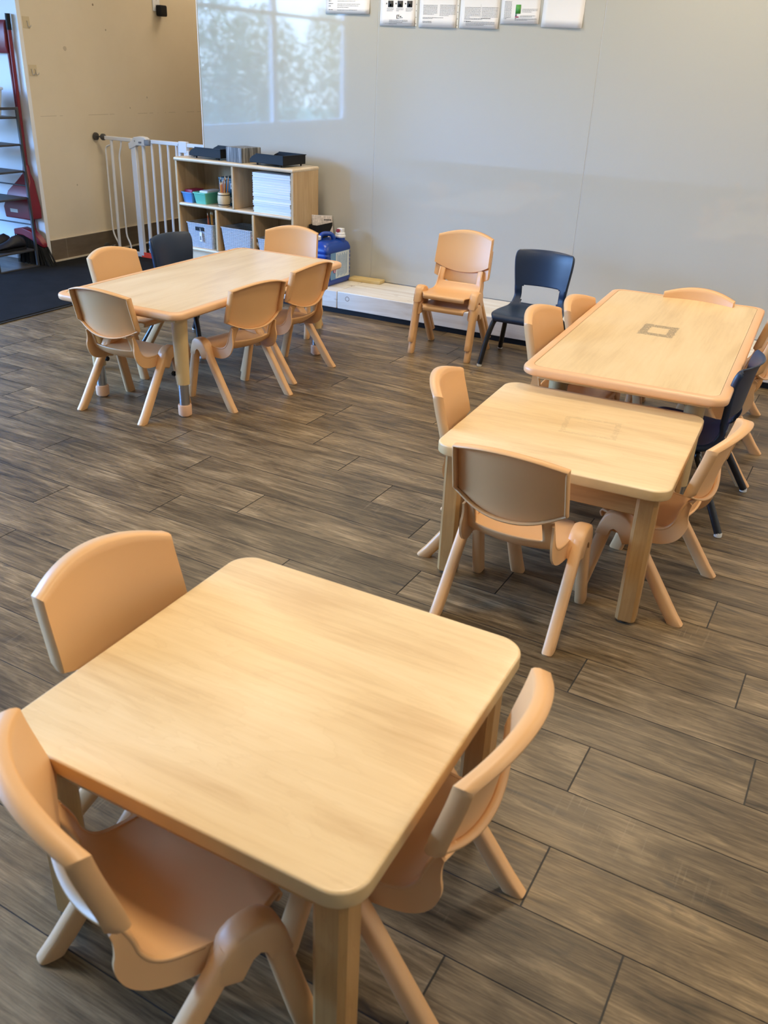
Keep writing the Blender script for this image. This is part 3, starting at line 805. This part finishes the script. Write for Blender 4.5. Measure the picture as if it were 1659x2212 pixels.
for k in range(11):
    a = 2 * PI * k / 11; rr = .016 if k % 2 else .009
    p = S(cupx, cupy, .3842); p = (p[0] + rr * math.cos(a), p[1] + rr * math.sin(a), p[2])
    pencil(p, rng.uniform(1, 6), math.degrees(a) + 90 + rng.uniform(-20, 20), rng.uniform(.115, .155), M['pencil'] if k % 3 else (M['pencil_red'] if k % 2 else M['black_plastic']), 'pencil standing in the wooden barrel cup', 'pencils in the barrel cup')
for k, z in enumerate((.3722, .4542)):
    t = thing('file_box', ('lower' if k == 0 else 'upper') + ' dark teal file box with a white label behind the pencil cup', 'box', S(.348, .172, z), SR, 'dark teal file boxes')
    bm = bmn(); slab(bm, .082, .074, .004, 0, .068, .002); obj('box', bm, M['teal'], t)
    bm = bmn(); slab(bm, .084, .076, .004, .066, .080, .002); obj('lid', bm, M['teal'], t)
    bm = bmn(); box(bm, .010, .070, -.0755, -.0742, .018, .052); lb = obj('label_card', bm, M['paper_blue'], t)
    bm = bmn()
    for j in range(3): box(bm, .016 + .017 * j, .028 + .017 * j, -.0760, -.0756, .030, .042)
    obj('writing', bm, M['ink'], lb)
# stack of white workbooks
nb = 17; zz = .3722
for k in range(nb):
    hgt = .0132; rng2 = random.Random(k)
    lab = 'white workbook in the tall stack in the upper right cubby'
    if k == nb - 1: lab = 'topmost white workbook of the stack in the upper right cubby'
    if k == 0: lab = 'bottom white workbook of the stack in the upper right cubby'
    t = thing('workbook', lab, 'book', S(.735 + rng2.uniform(-.003, .003), .125 + rng2.uniform(-.003, .003), zz), SR + rng2.uniform(-.6, .6), 'white workbooks in the shelf')
    bm = bmn(); slab(bm, .137, .112, .003, .0022, .0112, .0008); obj('pages', bm, M['paper_blue'], t)
    bm = bmn(); slab(bm, .139, .114, .003, 0, .0021, .0005); slab(bm, .139, .114, .003, .0113, .0131, .0005); obj('cover', bm, M['white'], t)
    zz += hgt
# baskets
def basket(label, x, y, hw, hd, h, tagged=False, handle=True):
    t = thing('woven_basket', label, 'basket', S(x, y, .1064), SR, 'grey woven plastic baskets')
    bm = bmn(); f = .88
    loft(bm, [rrect(hw * f, hd * f, .02, 0, k=8), rrect(hw * .955, hd * .955, .02, h * .62, k=8), rrect(hw * .995, hd * .995, .02, h * .97, k=8), rrect(hw * 1.03, hd * 1.02, .02, h * .97, k=8), rrect(hw * 1.03, hd * 1.02, .02, h, k=8),
              rrect(hw * .97, hd * .97, .018, h, k=8), rrect(hw * f - .004, hd * f - .004, .018, .004, k=8)])
    obj('basket', bm, M['weave'], t)
    if handle:
        bm = bmn(); y0 = -hd * .985; box(bm, -.034, .034, y0 - .0045, y0 + .003, h * .70, h * .86); obj('handle_slot', bm, M['black_plastic'], t, bevel=.003)
    if tagged:
        bm = bmn(); box(bm, .002, .020, -hd - .006, -hd - .004, h * .28, h * .66); tg = obj('tag', bm, M['paper'], t, bevel=.001)
        bm = bmn(); box(bm, .006, .015, -hd - .0068, -hd - .0061, h * .34, h * .50); obj('print', bm, M['ink'], tg)
        bm = bmn(); tube(bm, [(.011, -hd - .004, h * .65), (.006, -hd - .003, h * .82)], .0012, 6); obj('string', bm, M['white'], tg)
    return t
basket('grey woven basket with a white tag in the lower left cubby', .165, .118, .112, .105, .150, True)
basket('large grey woven basket in the lower middle cubby', .456, .118, .125, .105, .150, False, False)
basket('grey woven basket with an orange marker in the lower right cubby', .738, .112, .125, .100, .115, False, False)
rng = random.Random(9)
for k in range(8):
    p = S(.150 + .018 * k + rng.uniform(-.006, .006), .10 + rng.uniform(-.02, .05), .122)
    pencil(p, rng.uniform(2, 10), rng.uniform(-120, 120), rng.uniform(.15, .19), M['pencil'] if k % 2 else M['pencil_red'], 'long pencil standing in the tagged grey basket', 'pencils in the tagged basket')
t = thing('marker', 'orange marker with white body sticking out of the lower right basket', 'marker', S(.640, .045, .140), 0); t.rotation_euler = (R(12), R(-38), 0)
bm = bmn(); tube(bm, [(0, 0, 0), (0, 0, .07)], .007, 12); obj('barrel', bm, M['white'], t)
bm = bmn(); tube(bm, [(0, 0, .07), (0, 0, .10), (0, 0, .106)], [.0078, .0075, .004], 12); obj('cap', bm, M['orange'], t)

# ---------------------------------------------------------------- jug, organiser
JZ = .1302
t = thing('water_jug', 'large blue plastic water jug with white caps on the timber beam', 'jug', (-2.790, 4.592, JZ), -2)
bm = bmn(); hw, hd = .082, .134
rings = [rrect(hw - .010, hd - .010, .02, 0, k=6), rrect(hw - .003, hd - .003, .022, .006, k=6), rrect(hw, hd, .024, .020, k=6)]
for k in range(7):
    z0 = .035 + k * .024
    rings += [rrect(hw, hd, .024, z0, k=6), rrect(hw - .003, hd - .003, .024, z0 + .004, k=6), rrect(hw - .003, hd - .003, .024, z0 + .009, k=6), rrect(hw, hd, .024, z0 + .013, k=6)]
rings += [rrect(hw, hd, .026, .205, k=6), rrect(hw - .006, hd - .008, .03, .228, k=6), rrect(hw - .020, hd - .024, .04, .245, k=6), rrect(hw - .045, hd - .05, .03, .252, k=6)]
loft(bm, rings); obj('body', bm, M['jug'], t, sharp=50)
bm = bmn(); tube(bm, bend([(-.030, -.050, .225), (-.026, -.045, .285), (.022, .010, .285), (.030, .020, .225)], .032, 6), .0135, 14); obj('handle', bm, M['jug'], t)
bm = bmn(); lathe(bm, [(.028, .235), (.028, .262), (.024, .266)], 24, .044, .062); obj('neck', bm, M['jug'], t); bm = bmn(); lathe(bm, [(.021, .230), (.021, .258)], 20, -.028, -.080); obj('neck', bm, M['jug'], t)
bm = bmn(); lathe(bm, [(.0235, .256), (.0245, .258), (.0245, .274), (.022, .277)], 24, -.028, -.080); obj('fill_cap', bm, M['white'], t)
bm = bmn(); lathe(bm, [(.031, .262), (.032, .264), (.032, .272), (.029, .275), (.029, .286), (.020, .290)], 28, .044, .062); cp0 = obj('spigot_cap', bm, M['white'], t); bm = bmn(); box(bm, .028, .064, .050, .078, .288, .312); cp = cp0; obj('spigot', bm, M['white'], cp0, bevel=.002)
bm = bmn(); tube(bm, [(.040, .048, .300), (.040, .036, .300)], .010, 14); obj('spigot_button', bm, M['spigot'], cp)
bm = bmn(); box(bm, hw - .0005, hw + .0012, -.100, .105, .035, .190); lb = obj('label_sheet', bm, M['jug_label_blue'], t, bevel=.001)
bm = bmn(); box(bm, hw + .0012, hw + .0020, -.045, .103, .038, .188); obj('label_panel', bm, M['jug_label'], lb)
bm = bmn()
for k in range(9): box(bm, hw + .0020, hw + .0024, -.028 + .0125 * k, -.023 + .0125 * k, .046 + .004 * (k % 3), .180 - .010 * (k % 2))
obj('print', bm, M['jug_label_blue'], lb)
bm = bmn(); tube(bm, [(hw + .0012, -.058, .085), (hw + .0022, -.058, .085)], .014, 16); obj('emblem', bm, M['crimson_ink'], lb)
bm = bmn()
for dz in (-.008, .000, .008): box(bm, hw + .0023, hw + .0027, -.064, -.052, .083 + dz, .087 + dz)
obj('emblem_mark', bm, M['white'], lb)

t = thing('desk_organiser', 'black desk organiser standing between the shelf and the blue jug', 'organiser', (-2.905, 4.690, .1302), -2.2)
bm = bmn(); w_, d_, h_ = .030, .085, .318
loft(bm, [rrect(w_, d_, .003, 0), rrect(w_, d_, .003, h_), rrect(w_ - .003, d_ - .003, .002, h_), rrect(w_ - .003, d_ - .003, .002, .004)])
obj('case', bm, M['black_plastic'], t, sharp=30)
t = thing('printed_pad', 'printed white pad leaning out of the black organiser', 'pad', (-2.886, 4.690, .345), 0); t.rotation_euler = (R(-6), R(-16), R(-22))
bm = bmn(); box(bm, -.006, .006, -.075, .075, 0, .150); pd = obj('pad', bm, M['newsprint'], t, bevel=.001)
bm = bmn(); box(bm, -.0064, .0064, -.0754, .0754, .1495, .1515); obj('edge', bm, M['paper'], t)
bm = bmn()
for k in range(5): box(bm, .006, .0066, .012 + .011 * k, .020 + .011 * k, .122, .130)
obj('print', bm, M['ink_black'], pd)

# ---------------------------------------------------------------- papers on the wall panels
def sheet(label, x0, x1, zb, h, rot, prints, sleeve=False):
    cx = (x0 + x1) / 2; w = x1 - x0
    t = thing('paper_sheet', label, 'paper', (cx, YB - .0004, zb), 0, 'papers posted on the wall panels'); t.rotation_euler = (0, R(rot), 0)
    bm = bmn(); nx, nz = 8, 8; g = []
    for i in range(nx + 1):
        g.append([bm.verts.new((w * (i / nx - .5), -.0008 - .007 * (1 - smooth(0, .08, h * j / nz)) * (.4 + .6 * i / nx), h * j / nz)) for j in range(nz + 1)])
    for i in range(nx):
        for j in range(nz): bm.faces.new((g[i][j], g[i + 1][j], g[i + 1][j + 1], g[i][j + 1]))
    s = obj('sheet', bm, M['paper'], t, solid=.0004)
    by = {}
    for (u0, u1, v0, v1, m) in prints: by.setdefault(m, []).append((u0, u1, v0, v1))
    for m, rs in by.items():
        bm = bmn()
        for u0, u1, v0, v1 in rs:
            xa, xb = w * (u0 - .5), w * (u1 - .5)
            yv = lambda x, v: -.0014 - .007 * (1 - smooth(0, .08, v)) * (.4 + .6 * (x / w + .5))
            vs = [bm.verts.new(q) for q in ((xa, yv(xa, v0), v0), (xb, yv(xb, v0), v0), (xb, yv(xb, v1), v1), (xa, yv(xa, v1), v1))]
            bm.faces.new(vs)
        obj('print', bm, M[m], s, solid=.0002, soff=1)
    if sleeve:
        bm = bmn(); box(bm, w / 2 + .0005, w / 2 + .012, -.0016, -.0006, 0, h); st = obj('sleeve_strip', bm, M['sleeve'], t)
        bm = bmn()
        for k in range(9): tube(bm, [(w / 2 + .006, -.0016, .012 + .03 * k), (w / 2 + .006, -.0021, .012 + .03 * k)], .0022, 8)
        obj('punch_hole', bm, M['ink'], st)
    return t
def lines(u0, u1, v0, n, dv, seed, mat='ink', th=.0016, brk=True):
    rng = random.Random(seed); out = []
    for k in range(n):
        u = u0; end = u1 if k < n - 1 else u0 + (u1 - u0) * rng.uniform(.3, .8)
        while u < end:
            w = rng.uniform(.02, .055); out.append((u, min(u + w, end), v0 + dv * (n - 1 - k), v0 + dv * (n - 1 - k) + th, mat)); u += w + .009
    return out
pr1 = [q for k, z in enumerate((.018, .036, .048, .060, .075)) for q in lines(.07, .20, z, 1, 0, k, 'ink', .003)] + [q for k, z in enumerate((.018, .030, .038, .046, .060, .068, .078)) for q in lines(.27, .95 if k % 2 else .88, z, 1, 0, 20 + k)]
sheet('landscape white notice at the left of the posted papers', -2.943, -2.662, 1.562, .216, 0, pr1)
pr2 = []
for k in range(3):
    u = .22 + .27 * k
    pr2 += [(u, u + .15, .088, .118, 'ink_black'), (u + .05, u + .09, .092, .104, 'paper'), (u - .06, u - .03, .102, .108, 'ink_black')] + lines(u - .03, u + .17, .070, 3, .006, 30 + k)
pr2 += [(.48, .50, .034, .052, 'ink_black'), (.50, .56, .050, .052, 'ink_black'), (.50, .56, .034, .036, 'ink_black'), (.53, .545, .040, .050, 'ink_black'), (.56, .62, .044, .046, 'ink_black'), (.58, .595, .036, .047, 'ink_black'), (.62, .65, .038, .041, 'ink_black')]
pr2 += lines(.27, .80, .016, 3, .005, 40) + [(.15, .97, .0115, .0122, 'ink')] + lines(.27, .75, .0085, 1, 0, 41)
sheet('white instruction sheet with three dark icons and a small logo', -2.596, -2.384, 1.509, .28, 0, pr2, True)
pr3 = lines(.10, .48, .060, 8, .006, 50) + lines(.55, .97, .055, 9, .006, 51) + lines(.10, .80, .045, 1, 0, 52, 'ink', .002) + lines(.10, .55, .040, 1, 0, 53) + lines(.10, .42, .027, 1, 0, 54, 'ink', .0022) + lines(.10, .82, .022, 1, 0, 55)
sheet('grey text sheet in a punched sleeve, left of the two text sheets', -2.359, -2.142, 1.505, .28, 0, pr3, True)
pr4 = lines(.12, .52, .050, 8, .0062, 60) + lines(.56, .97, .046, 9, .006, 61) + lines(.12, .8, .040, 2, .004, 62) + lines(.12, .45, .031, 1, 0, 63, 'ink_black', .002) + lines(.17, .92, .014, 4, .005, 64) + [(.53, .532, .045, .11, 'ink')]
sheet('white text sheet with a bold heading, right of the two text sheets', -2.123, -1.905, 1.505, .28, .3, pr4)
pr5 = lines(.08, .27, .022, 14, .0058, 70) + [(.38, .51, .045, .085, 'green_ink'), (.38, .42, .034, .045, 'teal_ink'), (.38, .475, .028, .033, 'crimson_ink'), (.38, .41, .021, .0245, 'ink_black')] + lines(.55, .95, .052, 3, .006, 71, 'ink2') + lines(.5, .9, .030, 2, .005, 72, 'ink2') + lines(.38, .95, .016, 2, .005, 73, 'ink2')
sheet('white chart sheet with green and crimson blocks', -1.894, -1.688, 1.529, .28, -.6, pr5)
sheet('blank white sheet at the right end of the posted papers', -1.674, -1.462, 1.516, .28, .8, [])

# ---------------------------------------------------------------- baby gate
GY = 4.93
gt = thing('baby_gate', 'white metal baby gate closing the hall opening beside the shelf', 'gate', (0, 0, 0))
def gbox(name, mat, x0, x1, z0, z1, d=.011, parent=None, bevel=.003): return boxobj(name, mat, x0, x1, GY - d, GY + d, z0, z1, parent or gt, bevel)
gbox('frame_rail', M['gate'], -4.83, -4.585, .782, .806)
gbox('frame_post', M['gate'], -4.590, -4.548, .02, .785, .014)
gbox('bottom_rail', M['gate'], -4.83, -3.865, .010, .040, .012)
gbox('gate_rail', M['gate'], -4.41, -4.10, .784, .808)
gbox('gate_rail', M['gate'], -4.49, -4.08, .072, .090)
def gt_tube(name, pts, r, mat=None, parent=None):
    bm = bmn(); tube(bm, pts, r, 10); return obj(name, bm, mat or M['gate'], parent or gt)
gt_tube('bar', [(-4.775, GY, .79), (-4.790, GY, .03)], .0105)
gt_tube('curved_bar', bend([(-4.782, GY, .752), (-4.835, GY, .735), (-4.842, GY, .15), (-4.79, GY, .068)], .05, 6), .006)
gt_tube('curved_bar', bend([(-4.683, GY, .79), (-4.690, GY, .745), (-4.714, GY, .69), (-4.712, GY, .14), (-4.68, GY, .085), (-4.678, GY, .03)], .04, 6), .006)
for x in (-4.487, -4.410, -4.338, -4.268, -4.196):
    gt_tube('bar', [(x, GY, .79), (x, GY, .078)], .0085 if x > -4.48 else .0125)
gbox('hinge_post', M['gate'], -4.175, -4.155, .05, .80)
hs = gbox('hinge_housing', M['gate'], -4.165, -4.098, .745, .815, .016)
gbox('frame_post', M['gate'], -4.125, -4.085, .02, .76, .014)
gbox('frame_rail', M['gate'], -4.10, -3.875, .782, .806)
bm = bmn(); pr = [(-4.605, .775), (-4.58, .785), (-4.555, .815), (-4.50, .824), (-4.455, .820), (-4.425, .800), (-4.422, .775), (-4.45, .765), (-4.53, .764), (-4.56, .748), (-4.60, .735)]
loft(bm, [[(x, GY - .02, z) for x, z in pr], [(x, GY + .02, z) for x, z in pr]]); lk = obj('lock_housing', bm, M['gate'], gt, bevel=.004)
bm = bmn(); box(bm, -4.462, -4.416, GY - .023, GY + .023, .768, .808); obj('lock_slider', bm, M['gate_grey'], lk, bevel=.008)
bm = bmn(); tube(bm, [(-4.505, GY - .0205, .786), (-4.483, GY - .0205, .786)], .006, 10); tube(bm, [(-4.545, GY - .0205, .795), (-4.540, GY - .0205, .788)], .003, 8); obj('emblem', bm, M['gate_grey'], lk)
for z in (.797, .045):
    bm = bmn(); tube(bm, [(XL + .009, GY, z), (XL + .022, GY, z), (XL + .024, GY, z)], [.026, .024, .012], 18); obj('wall_cup', bm, M['dark_grey'], gt)
    gt_tube('spindle', [(XL + .02, GY, z), (-4.82, GY, z)], .0045, M['dark_grey'])
    bm = bmn(); tube(bm, [(-4.866, GY, z), (-4.855, GY, z), (-4.840, GY, z), (-4.832, GY, z)], [.014, .022, .022, .016], 14); obj('adjuster_knob', bm, M['dark_grey'], gt)
    bm = bmn(); tube(bm, [(-3.878, GY, z), (-3.8535, GY, z)], .024, 16); obj('wall_cup', bm, M['gate'], gt)
bm = bmn(); box(bm, -4.498, -4.478, GY - .012, GY + .012, .048, .12); box(bm, -4.505, -4.41, GY - .010, GY + .010, .060, .075); obj('pivot', bm, M['gate'], gt, bevel=.004)
boxobj('warning_sticker', M['red_sticker'], -4.572, -4.36, GY - .0135, GY - .0118, .008, .046, gt, .0005)

# ---------------------------------------------------------------- things on the cream wall
t = thing('wall_outlet', 'white wall outlet on the cream wall above the gate', 'outlet', (XL + .0005, 5.668, 1.665), 0)
bm = bmn(); slab(bm, .037, .058, .006, 0, .006, .002); bmesh.ops.rotate(bm, cent=(0, 0, 0), matrix=Matrix.Rotation(R(90), 3, 'Y') @ Matrix.Rotation(R(90), 3, 'Z'), verts=bm.verts[:])
ol = obj('plate', bm, M['white'], t)
bm = bmn()
for z in (.022, -.022):
    box(bm, .0058, .0066, -.008, -.005, z - .005, z + .007); box(bm, .0058, .0066, .005, .008, z - .005, z + .007); box(bm, .0058, .0066, -.002, .002, z - .014, z - .010)
obj('socket', bm, M['ink_black'], ol)
t = thing('plug_adapter', 'black square plug-in adapter in the wall outlet', 'adapter', (XL + .0082, 5.692, 1.612), 0)
bm = bmn(); slab(bm, .036, .036, .010, 0, .045, .006); bmesh.ops.rotate(bm, cent=(0, 0, 0), matrix=Matrix.Rotation(R(90), 3, 'Y'), verts=bm.verts[:]); obj('body', bm, M['black_plastic'], t)
def hook_plate(label, y0, y1, z0, z1, hooks):
    t = thing('wall_hook', label, 'hook', (XL + .0004, (y0 + y1) / 2, z0), 0, 'clear adhesive hooks on the cream wall')
    h = z1 - z0; w = y1 - y0
    bm = bmn(); box(bm, 0, .0015, -w / 2, w / 2, 0, h); obj('plate', bm, M['hook_plate'], t, bevel=.0005)
    for hy in hooks:
        bm = bmn(); tube(bm, bend([(.0015, hy, h * .62), (.008, hy, h * .58), (.006, hy + .004, h * .12), (.020, hy + .010, h * .10), (.022, hy + .012, h * .3)], .006, 3), .0022, 8); obj('hook', bm, M['hook'], t)
hook_plate('clear adhesive plate with one small hook on the cream wall', 4.425, 4.478, 1.440, 1.505, (.004,))
hook_plate('clear adhesive plate with two small hooks on the cream wall', 4.425, 4.488, 1.172, 1.235, (-.015, .015))

# ---------------------------------------------------------------- shoe rack corner
rk = thing('shoe_rack', 'dark grey metal shoe rack against the white alcove wall', 'rack', (0, 0, 0))
RX0, RX1, RY0, RY1 = -5.55, -4.892, 3.93, 4.25
for x in (RX0, RX1):
    for y in (RY0, RY1): boxobj('post', M['rack'], x - .008, x + .008, y - .008, y + .008, .0, .995, rk, .002)
for x in (RX0, RX1):
    for z in (.010, .987): boxobj('end_rail', M['rack'], x - .008, x + .008, RY0 + .008, RY1 - .008, z - .008, z + .008, rk)
for z in (.280, .525): boxobj('back_rail', M['rack'], RX0 + .008, RX1 - .008, RY1 - .004, RY1 + .004, z - .004, z + .004, rk)
for z in (.935, .775, .615, .450, .118):
    bm = bmn(); box(bm, RX0 + .006, RX1 - .006, RY0, RY1, z - .008, z + .004)
    obj('tier', bm, M['rack'], rk, bevel=.002)
def shoe(label, loc, rot, s=1):
    t = thing('shoe', label, 'shoe', loc, rot, 'dark shoes on the rack')
    def sec(x, w, h0, h1):
        return [(x, w * math.cos(a) * (1 if math.sin(a) < .2 else 1 - .45 * math.sin(a)), h0 + (h1 - h0) * (.5 + .5 * math.sin(a))) for a in [2 * PI * k / 16 for k in range(16)]]
    bm = bmn(); L = .24 * s
    prof = [(0, .012, .03), (.012, .030, .075), (.05, .037, .095), (.09, .036, .088), (.125, .036, .066), (.165, .042, .052), (.205, .040, .044), (.23, .028, .034), (.24, .010, .022)]
    loft(bm, [sec(x * s, w * s, .012, h * s) for x, w, h in prof]); obj('upper', bm, M['shoe'], t, sharp=60)
    bm = bmn(); loft(bm, [[(x * s, w * s * 1.05 * c, z) for x, w, c in [(p[0], p[1], 1) for p in prof] + [(p[0], p[1], -1) for p in prof[::-1]]] for z in (0, .014)]); obj('sole', bm, M['black_plastic'], t)
shoe('dark sneaker on the bottom tier of the rack, nearer its end', (-4.965, 4.225, .1225), -95)
shoe('dark sneaker on the bottom tier of the rack, one place inward', (-5.075, 4.205, .1225), -88)
t = thing('storage_tub', 'frosted clear tub on the top tier of the rack', 'tub', (-5.155, 4.13, .9395), 0)
bm = bmn(); loft(bm, [rrect(.17, .085, .02, 0), rrect(.19, .10, .02, .150), rrect(.186, .096, .018, .150), rrect(.166, .081, .018, .004)]); obj('body', bm, M['clear_bin'], t)
bm = bmn(); slab(bm, .198, .106, .02, .150, .166, .004); obj('lid', bm, M['clear_bin'], t)
# long handled dustpan
t = thing('dustpan', 'red long-handled dustpan leaning behind the rack', 'dustpan', (-5.02, 4.33, .30), 0)
bm = bmn(); tube(bm, [(.018, .03, .30), (.035, .03, 1.135)], .0125, 14); hd_ = obj('handle', bm, M['red'], t)
bm = bmn(); tube(bm, [(.035, .03, 1.125), (.037, .03, 1.215)], .0155, 14); obj('grip', bm, M['black_plastic'], hd_)
bm = bmn()
def hood(x0, x1, y0, y1, z): return [(x0, y0, z), (x1, y0, z), (x1, y1, z), (x0, y1, z)]
loft(bm, [hood(-.150, .088, -.055, .045, .0), hood(-.155, .092, -.058, .046, .07), hood(-.12, .072, -.035, .046, .17), hood(-.055, .062, .0, .045, .24), hood(-.012, .040, .014, .044, .285), hood(-.004, .034, .016, .043, .34)])
obj('pan', bm, M['red'], t, bevel=.008, sharp=40)
bm = bmn(); box(bm, -.09, -.02, -.0595, -.0575, .040, .062); obj('sticker', bm, M['sleeve'], t)
# broom
t = thing('broom', 'red broom with black bristles standing in the corner behind the rack', 'broom', (-4.99, 4.30, 0), 0)
bm = bmn(); tube(bm, [(-.02, .068, .21), (-.035, .068, 1.40)], .011, 12); obj('handle', bm, M['red'], t)
bm = bmn()
cs = lambda x, z, hh, d: [(x, .02 - d, z - hh), (x, .02 + d, z - hh), (x, .02 + d, z + hh), (x, .02 - d, z + hh)]
loft(bm, [cs(-.15, .205, .018, .022), cs(-.06, .215, .026, .028), cs(.02, .195, .03, .03), cs(.09, .155, .022, .026), cs(.115, .135, .012, .018)]); obj('head', bm, M['red'], t, bevel=.006)
bm = bmn(); rng = random.Random(8)
for k in range(100):
    f = k / 99; x = -.14 + .25 * f; z = .190 - .065 * smooth(.35, 1, f) 
    for q in range(3):
        y = .0 + .02 * q + rng.uniform(-.006, .006); x2 = x + .005 + .075 * f * f + rng.uniform(-.010, .014)
        tube(bm, [(x, y, z), (x2, y - .01 + rng.uniform(-.008, .008), .002 + rng.uniform(0, .006))], .0022, 4)
o = obj('bristles', bm, M['bristle'], t); o['kind'] = 'stuff'
# red bag on the alcove wall
t = thing('hanging_bag', 'dark red folded bag hanging on the white alcove wall', 'bag', (-5.20, YC - .002, 1.295), 0)
bm = bmn(); loft(bm, [rrect(.185, .012, .008, 0, 0, -.016), rrect(.19, .020, .012, .04, 0, -.022), rrect(.185, .014, .010, .16, 0, -.016), rrect(.18, .006, .004, .185, 0, -.010)]); obj('bag', bm, M['red'], t)
bm = bmn(); tube(bm, bend([(-.10, -.012, .18), (-.09, -.012, .30), (.02, -.012, .30), (.03, -.012, .18)], .05), .006, 8); obj('strap', bm, M['black_plastic'], t)

# ---------------------------------------------------------------- ceiling lights (above the frame)
def lamp_mat(col, s):
    m, nt, b = new_mat('light_diffuser'); b.inputs['Base Color'].default_value = (.8, .8, .8, 1)
    b.inputs['Emission Color'].default_value = (*col, 1); b.inputs['Emission Strength'].default_value = s; return m
LM = lamp_mat((1.0, .845, .62), 23.0); LMH = lamp_mat((1.0, .88, .72), 11.0)
lights = [(-.6, 1.35), (1.6, 1.35), (-2.9, 1.35), (-.6, 3.95), (1.6, 3.95), (-2.9, 3.95)]
names = ['over the foreground table', 'at the right front', 'over the open floor at the left', 'over the right activity table', 'in the right back corner', 'over the left activity table']
for (x, y), nm in zip(lights, names):
    t = thing('ceiling_light', 'square warm ceiling light panel ' + nm, 'ceiling light', (x, y, 2.75), 0, 'ceiling light panels')
    bm = bmn(); loft(bm, [rrect(.32, .32, .01, 0), rrect(.32, .32, .01, -.02), rrect(.295, .295, .005, -.02), rrect(.295, .295, .005, -.012)], False, False); obj('frame', bm, M['white'], t)
    bm = bmn(); vs = [bm.verts.new(p) for p in ((-.295, -.295, -.013), (-.295, .295, -.013), (.295, .295, -.013), (.295, -.295, -.013))]; bm.faces.new(vs); obj('diffuser', bm, LM, t, sharp=180)
t = thing('ceiling_light', 'square warm ceiling light panel in the hall behind the gate', 'ceiling light', (-4.4, 6.2, 2.75), 0, 'ceiling light panels')
bm = bmn(); loft(bm, [rrect(.32, .32, .01, 0), rrect(.32, .32, .01, -.02), rrect(.295, .295, .005, -.02), rrect(.295, .295, .005, -.012)], False, False); obj('frame', bm, M['white'], t)
bm = bmn(); vs = [bm.verts.new(p) for p in ((-.295, -.295, -.013), (-.295, .295, -.013), (.295, .295, -.013), (.295, -.295, -.013))]; bm.faces.new(vs); obj('diffuser', bm, LMH, t, sharp=180)

# ---------------------------------------------------------------- outdoors beyond the windows (mirrored in the panels)
bm = bmn(); box(bm, -30, WX - .1, -20, 20, -.3, -.1); struct('ground', bm, M['grass'])
def bush(label, cx, cy, cz, rx, ry, rz, n, seed):
    rng = random.Random(seed); bm = bmn()
    for k in range(n):
        while True:
            p = Vector((rng.uniform(-1, 1), rng.uniform(-1, 1), rng.uniform(-1, 1)))
            if p.length < 1: break
        c = Vector((cx + p.x * rx, cy + p.y * ry, cz + p.z * rz)); s = rng.uniform(.035, .085)
        a = Vector((rng.gauss(0, 1), rng.gauss(0, 1), rng.gauss(0, 1))).normalized(); b = a.cross(Vector((rng.gauss(0, 1), rng.gauss(0, 1), 1))).normalized()
        q = [c - a * s, c + b * s * .4, c + a * s, c - b * s * .4]; bm.faces.new([bm.verts.new(v) for v in q])
    tube(bm, [(cx, cy, -.1), (cx, cy, cz)], [.08, .05], 8)
    o = obj('leafy_tree', bm, M['leaf'], sharp=180); tag(o, label, 'tree')
bush('leafy tree outside the window, nearest the alcove', -10.6, -3.6, 1.2, .7, 1.3, 1.5, 4200, 1)
bush('leafy tree outside the windows, second from the alcove', -11.0, -6.0, 1.0, .7, 1.3, 1.3, 4200, 2)
bush('leafy tree outside the windows, farthest from the alcove', -10.6, -8.6, 1.3, .7, 1.5, 1.4, 4200, 3)
# ---------------------------------------------------------------- world, portal, camera
w = bpy.data.worlds.new('daylight'); sc.world = w; w.use_nodes = True
nt = w.node_tree; bg = nt.nodes['Background']
tcw = nt.nodes.new('ShaderNodeTexCoord'); sxyz = nt.nodes.new('ShaderNodeSeparateXYZ'); nt.links.new(tcw.outputs['Generated'], sxyz.inputs[0])
skyc = ramp_n(nt, sxyz.outputs['Z'], [(0.0, (.15, .22, .30)), (.10, (.20, .34, .58)), (.22, (.22, .47, 1.0)), (1.0, (.10, .32, 1.0))])
nt.links.new(skyc, bg.inputs['Color']); bg.inputs['Strength'].default_value = 42.0
L = bpy.data.lights.new('window_portal', 'AREA'); L.shape = 'RECTANGLE'; L.size = 5.5; L.size_y = 1.95; L.cycles.is_portal = True
lo = bpy.data.objects.new('window_portal', L); C.objects.link(lo); lo.location = (WX - .12, -.15, 1.525)
lo.rotation_euler = Vector((1, 0, 0)).to_track_quat('-Z', 'Y').to_euler()

cam = bpy.data.cameras.new('camera'); co = bpy.data.objects.new('camera', cam); C.objects.link(co)
F_PX = 1880.0
cam.sensor_fit = 'VERTICAL'; cam.sensor_height = 36; cam.sensor_width = 27; cam.lens = F_PX * 36 / 2212
th, ro, yaw = 0.471601, 0.043049, R(27.0)
r0 = Vector((1, 0, 0)); u0 = Vector((0, math.sin(th), math.cos(th))); f0 = Vector((0, math.cos(th), -math.sin(th)))
r1 = r0 * math.cos(ro) + u0 * math.sin(ro); u1 = -r0 * math.sin(ro) + u0 * math.cos(ro)
Rz = Matrix.Rotation(yaw, 3, 'Z')
m3 = Matrix((Rz @ r1, Rz @ u1, Rz @ (-f0))).transposed()
co.matrix_world = Matrix.Translation((0, 0, CAMZ)) @ m3.to_4x4()
cam.dof.use_dof = True; cam.dof.focus_distance = 3.3; cam.dof.aperture_fstop = cam.lens / 4.2
cam.clip_start = .02
sc.camera = co
sc.view_settings.view_transform = 'Standard'; sc.view_settings.look = 'None'; sc.view_settings.gamma = 1; sc.view_settings.use_curve_mapping = False
sc.view_settings.exposure = 0.28
sc.cycles.max_bounces = 8; sc.cycles.diffuse_bounces = 5; sc.cycles.caustics_reflective = False; sc.cycles.caustics_refractive = False
sc.cycles.sample_clamp_indirect = 6
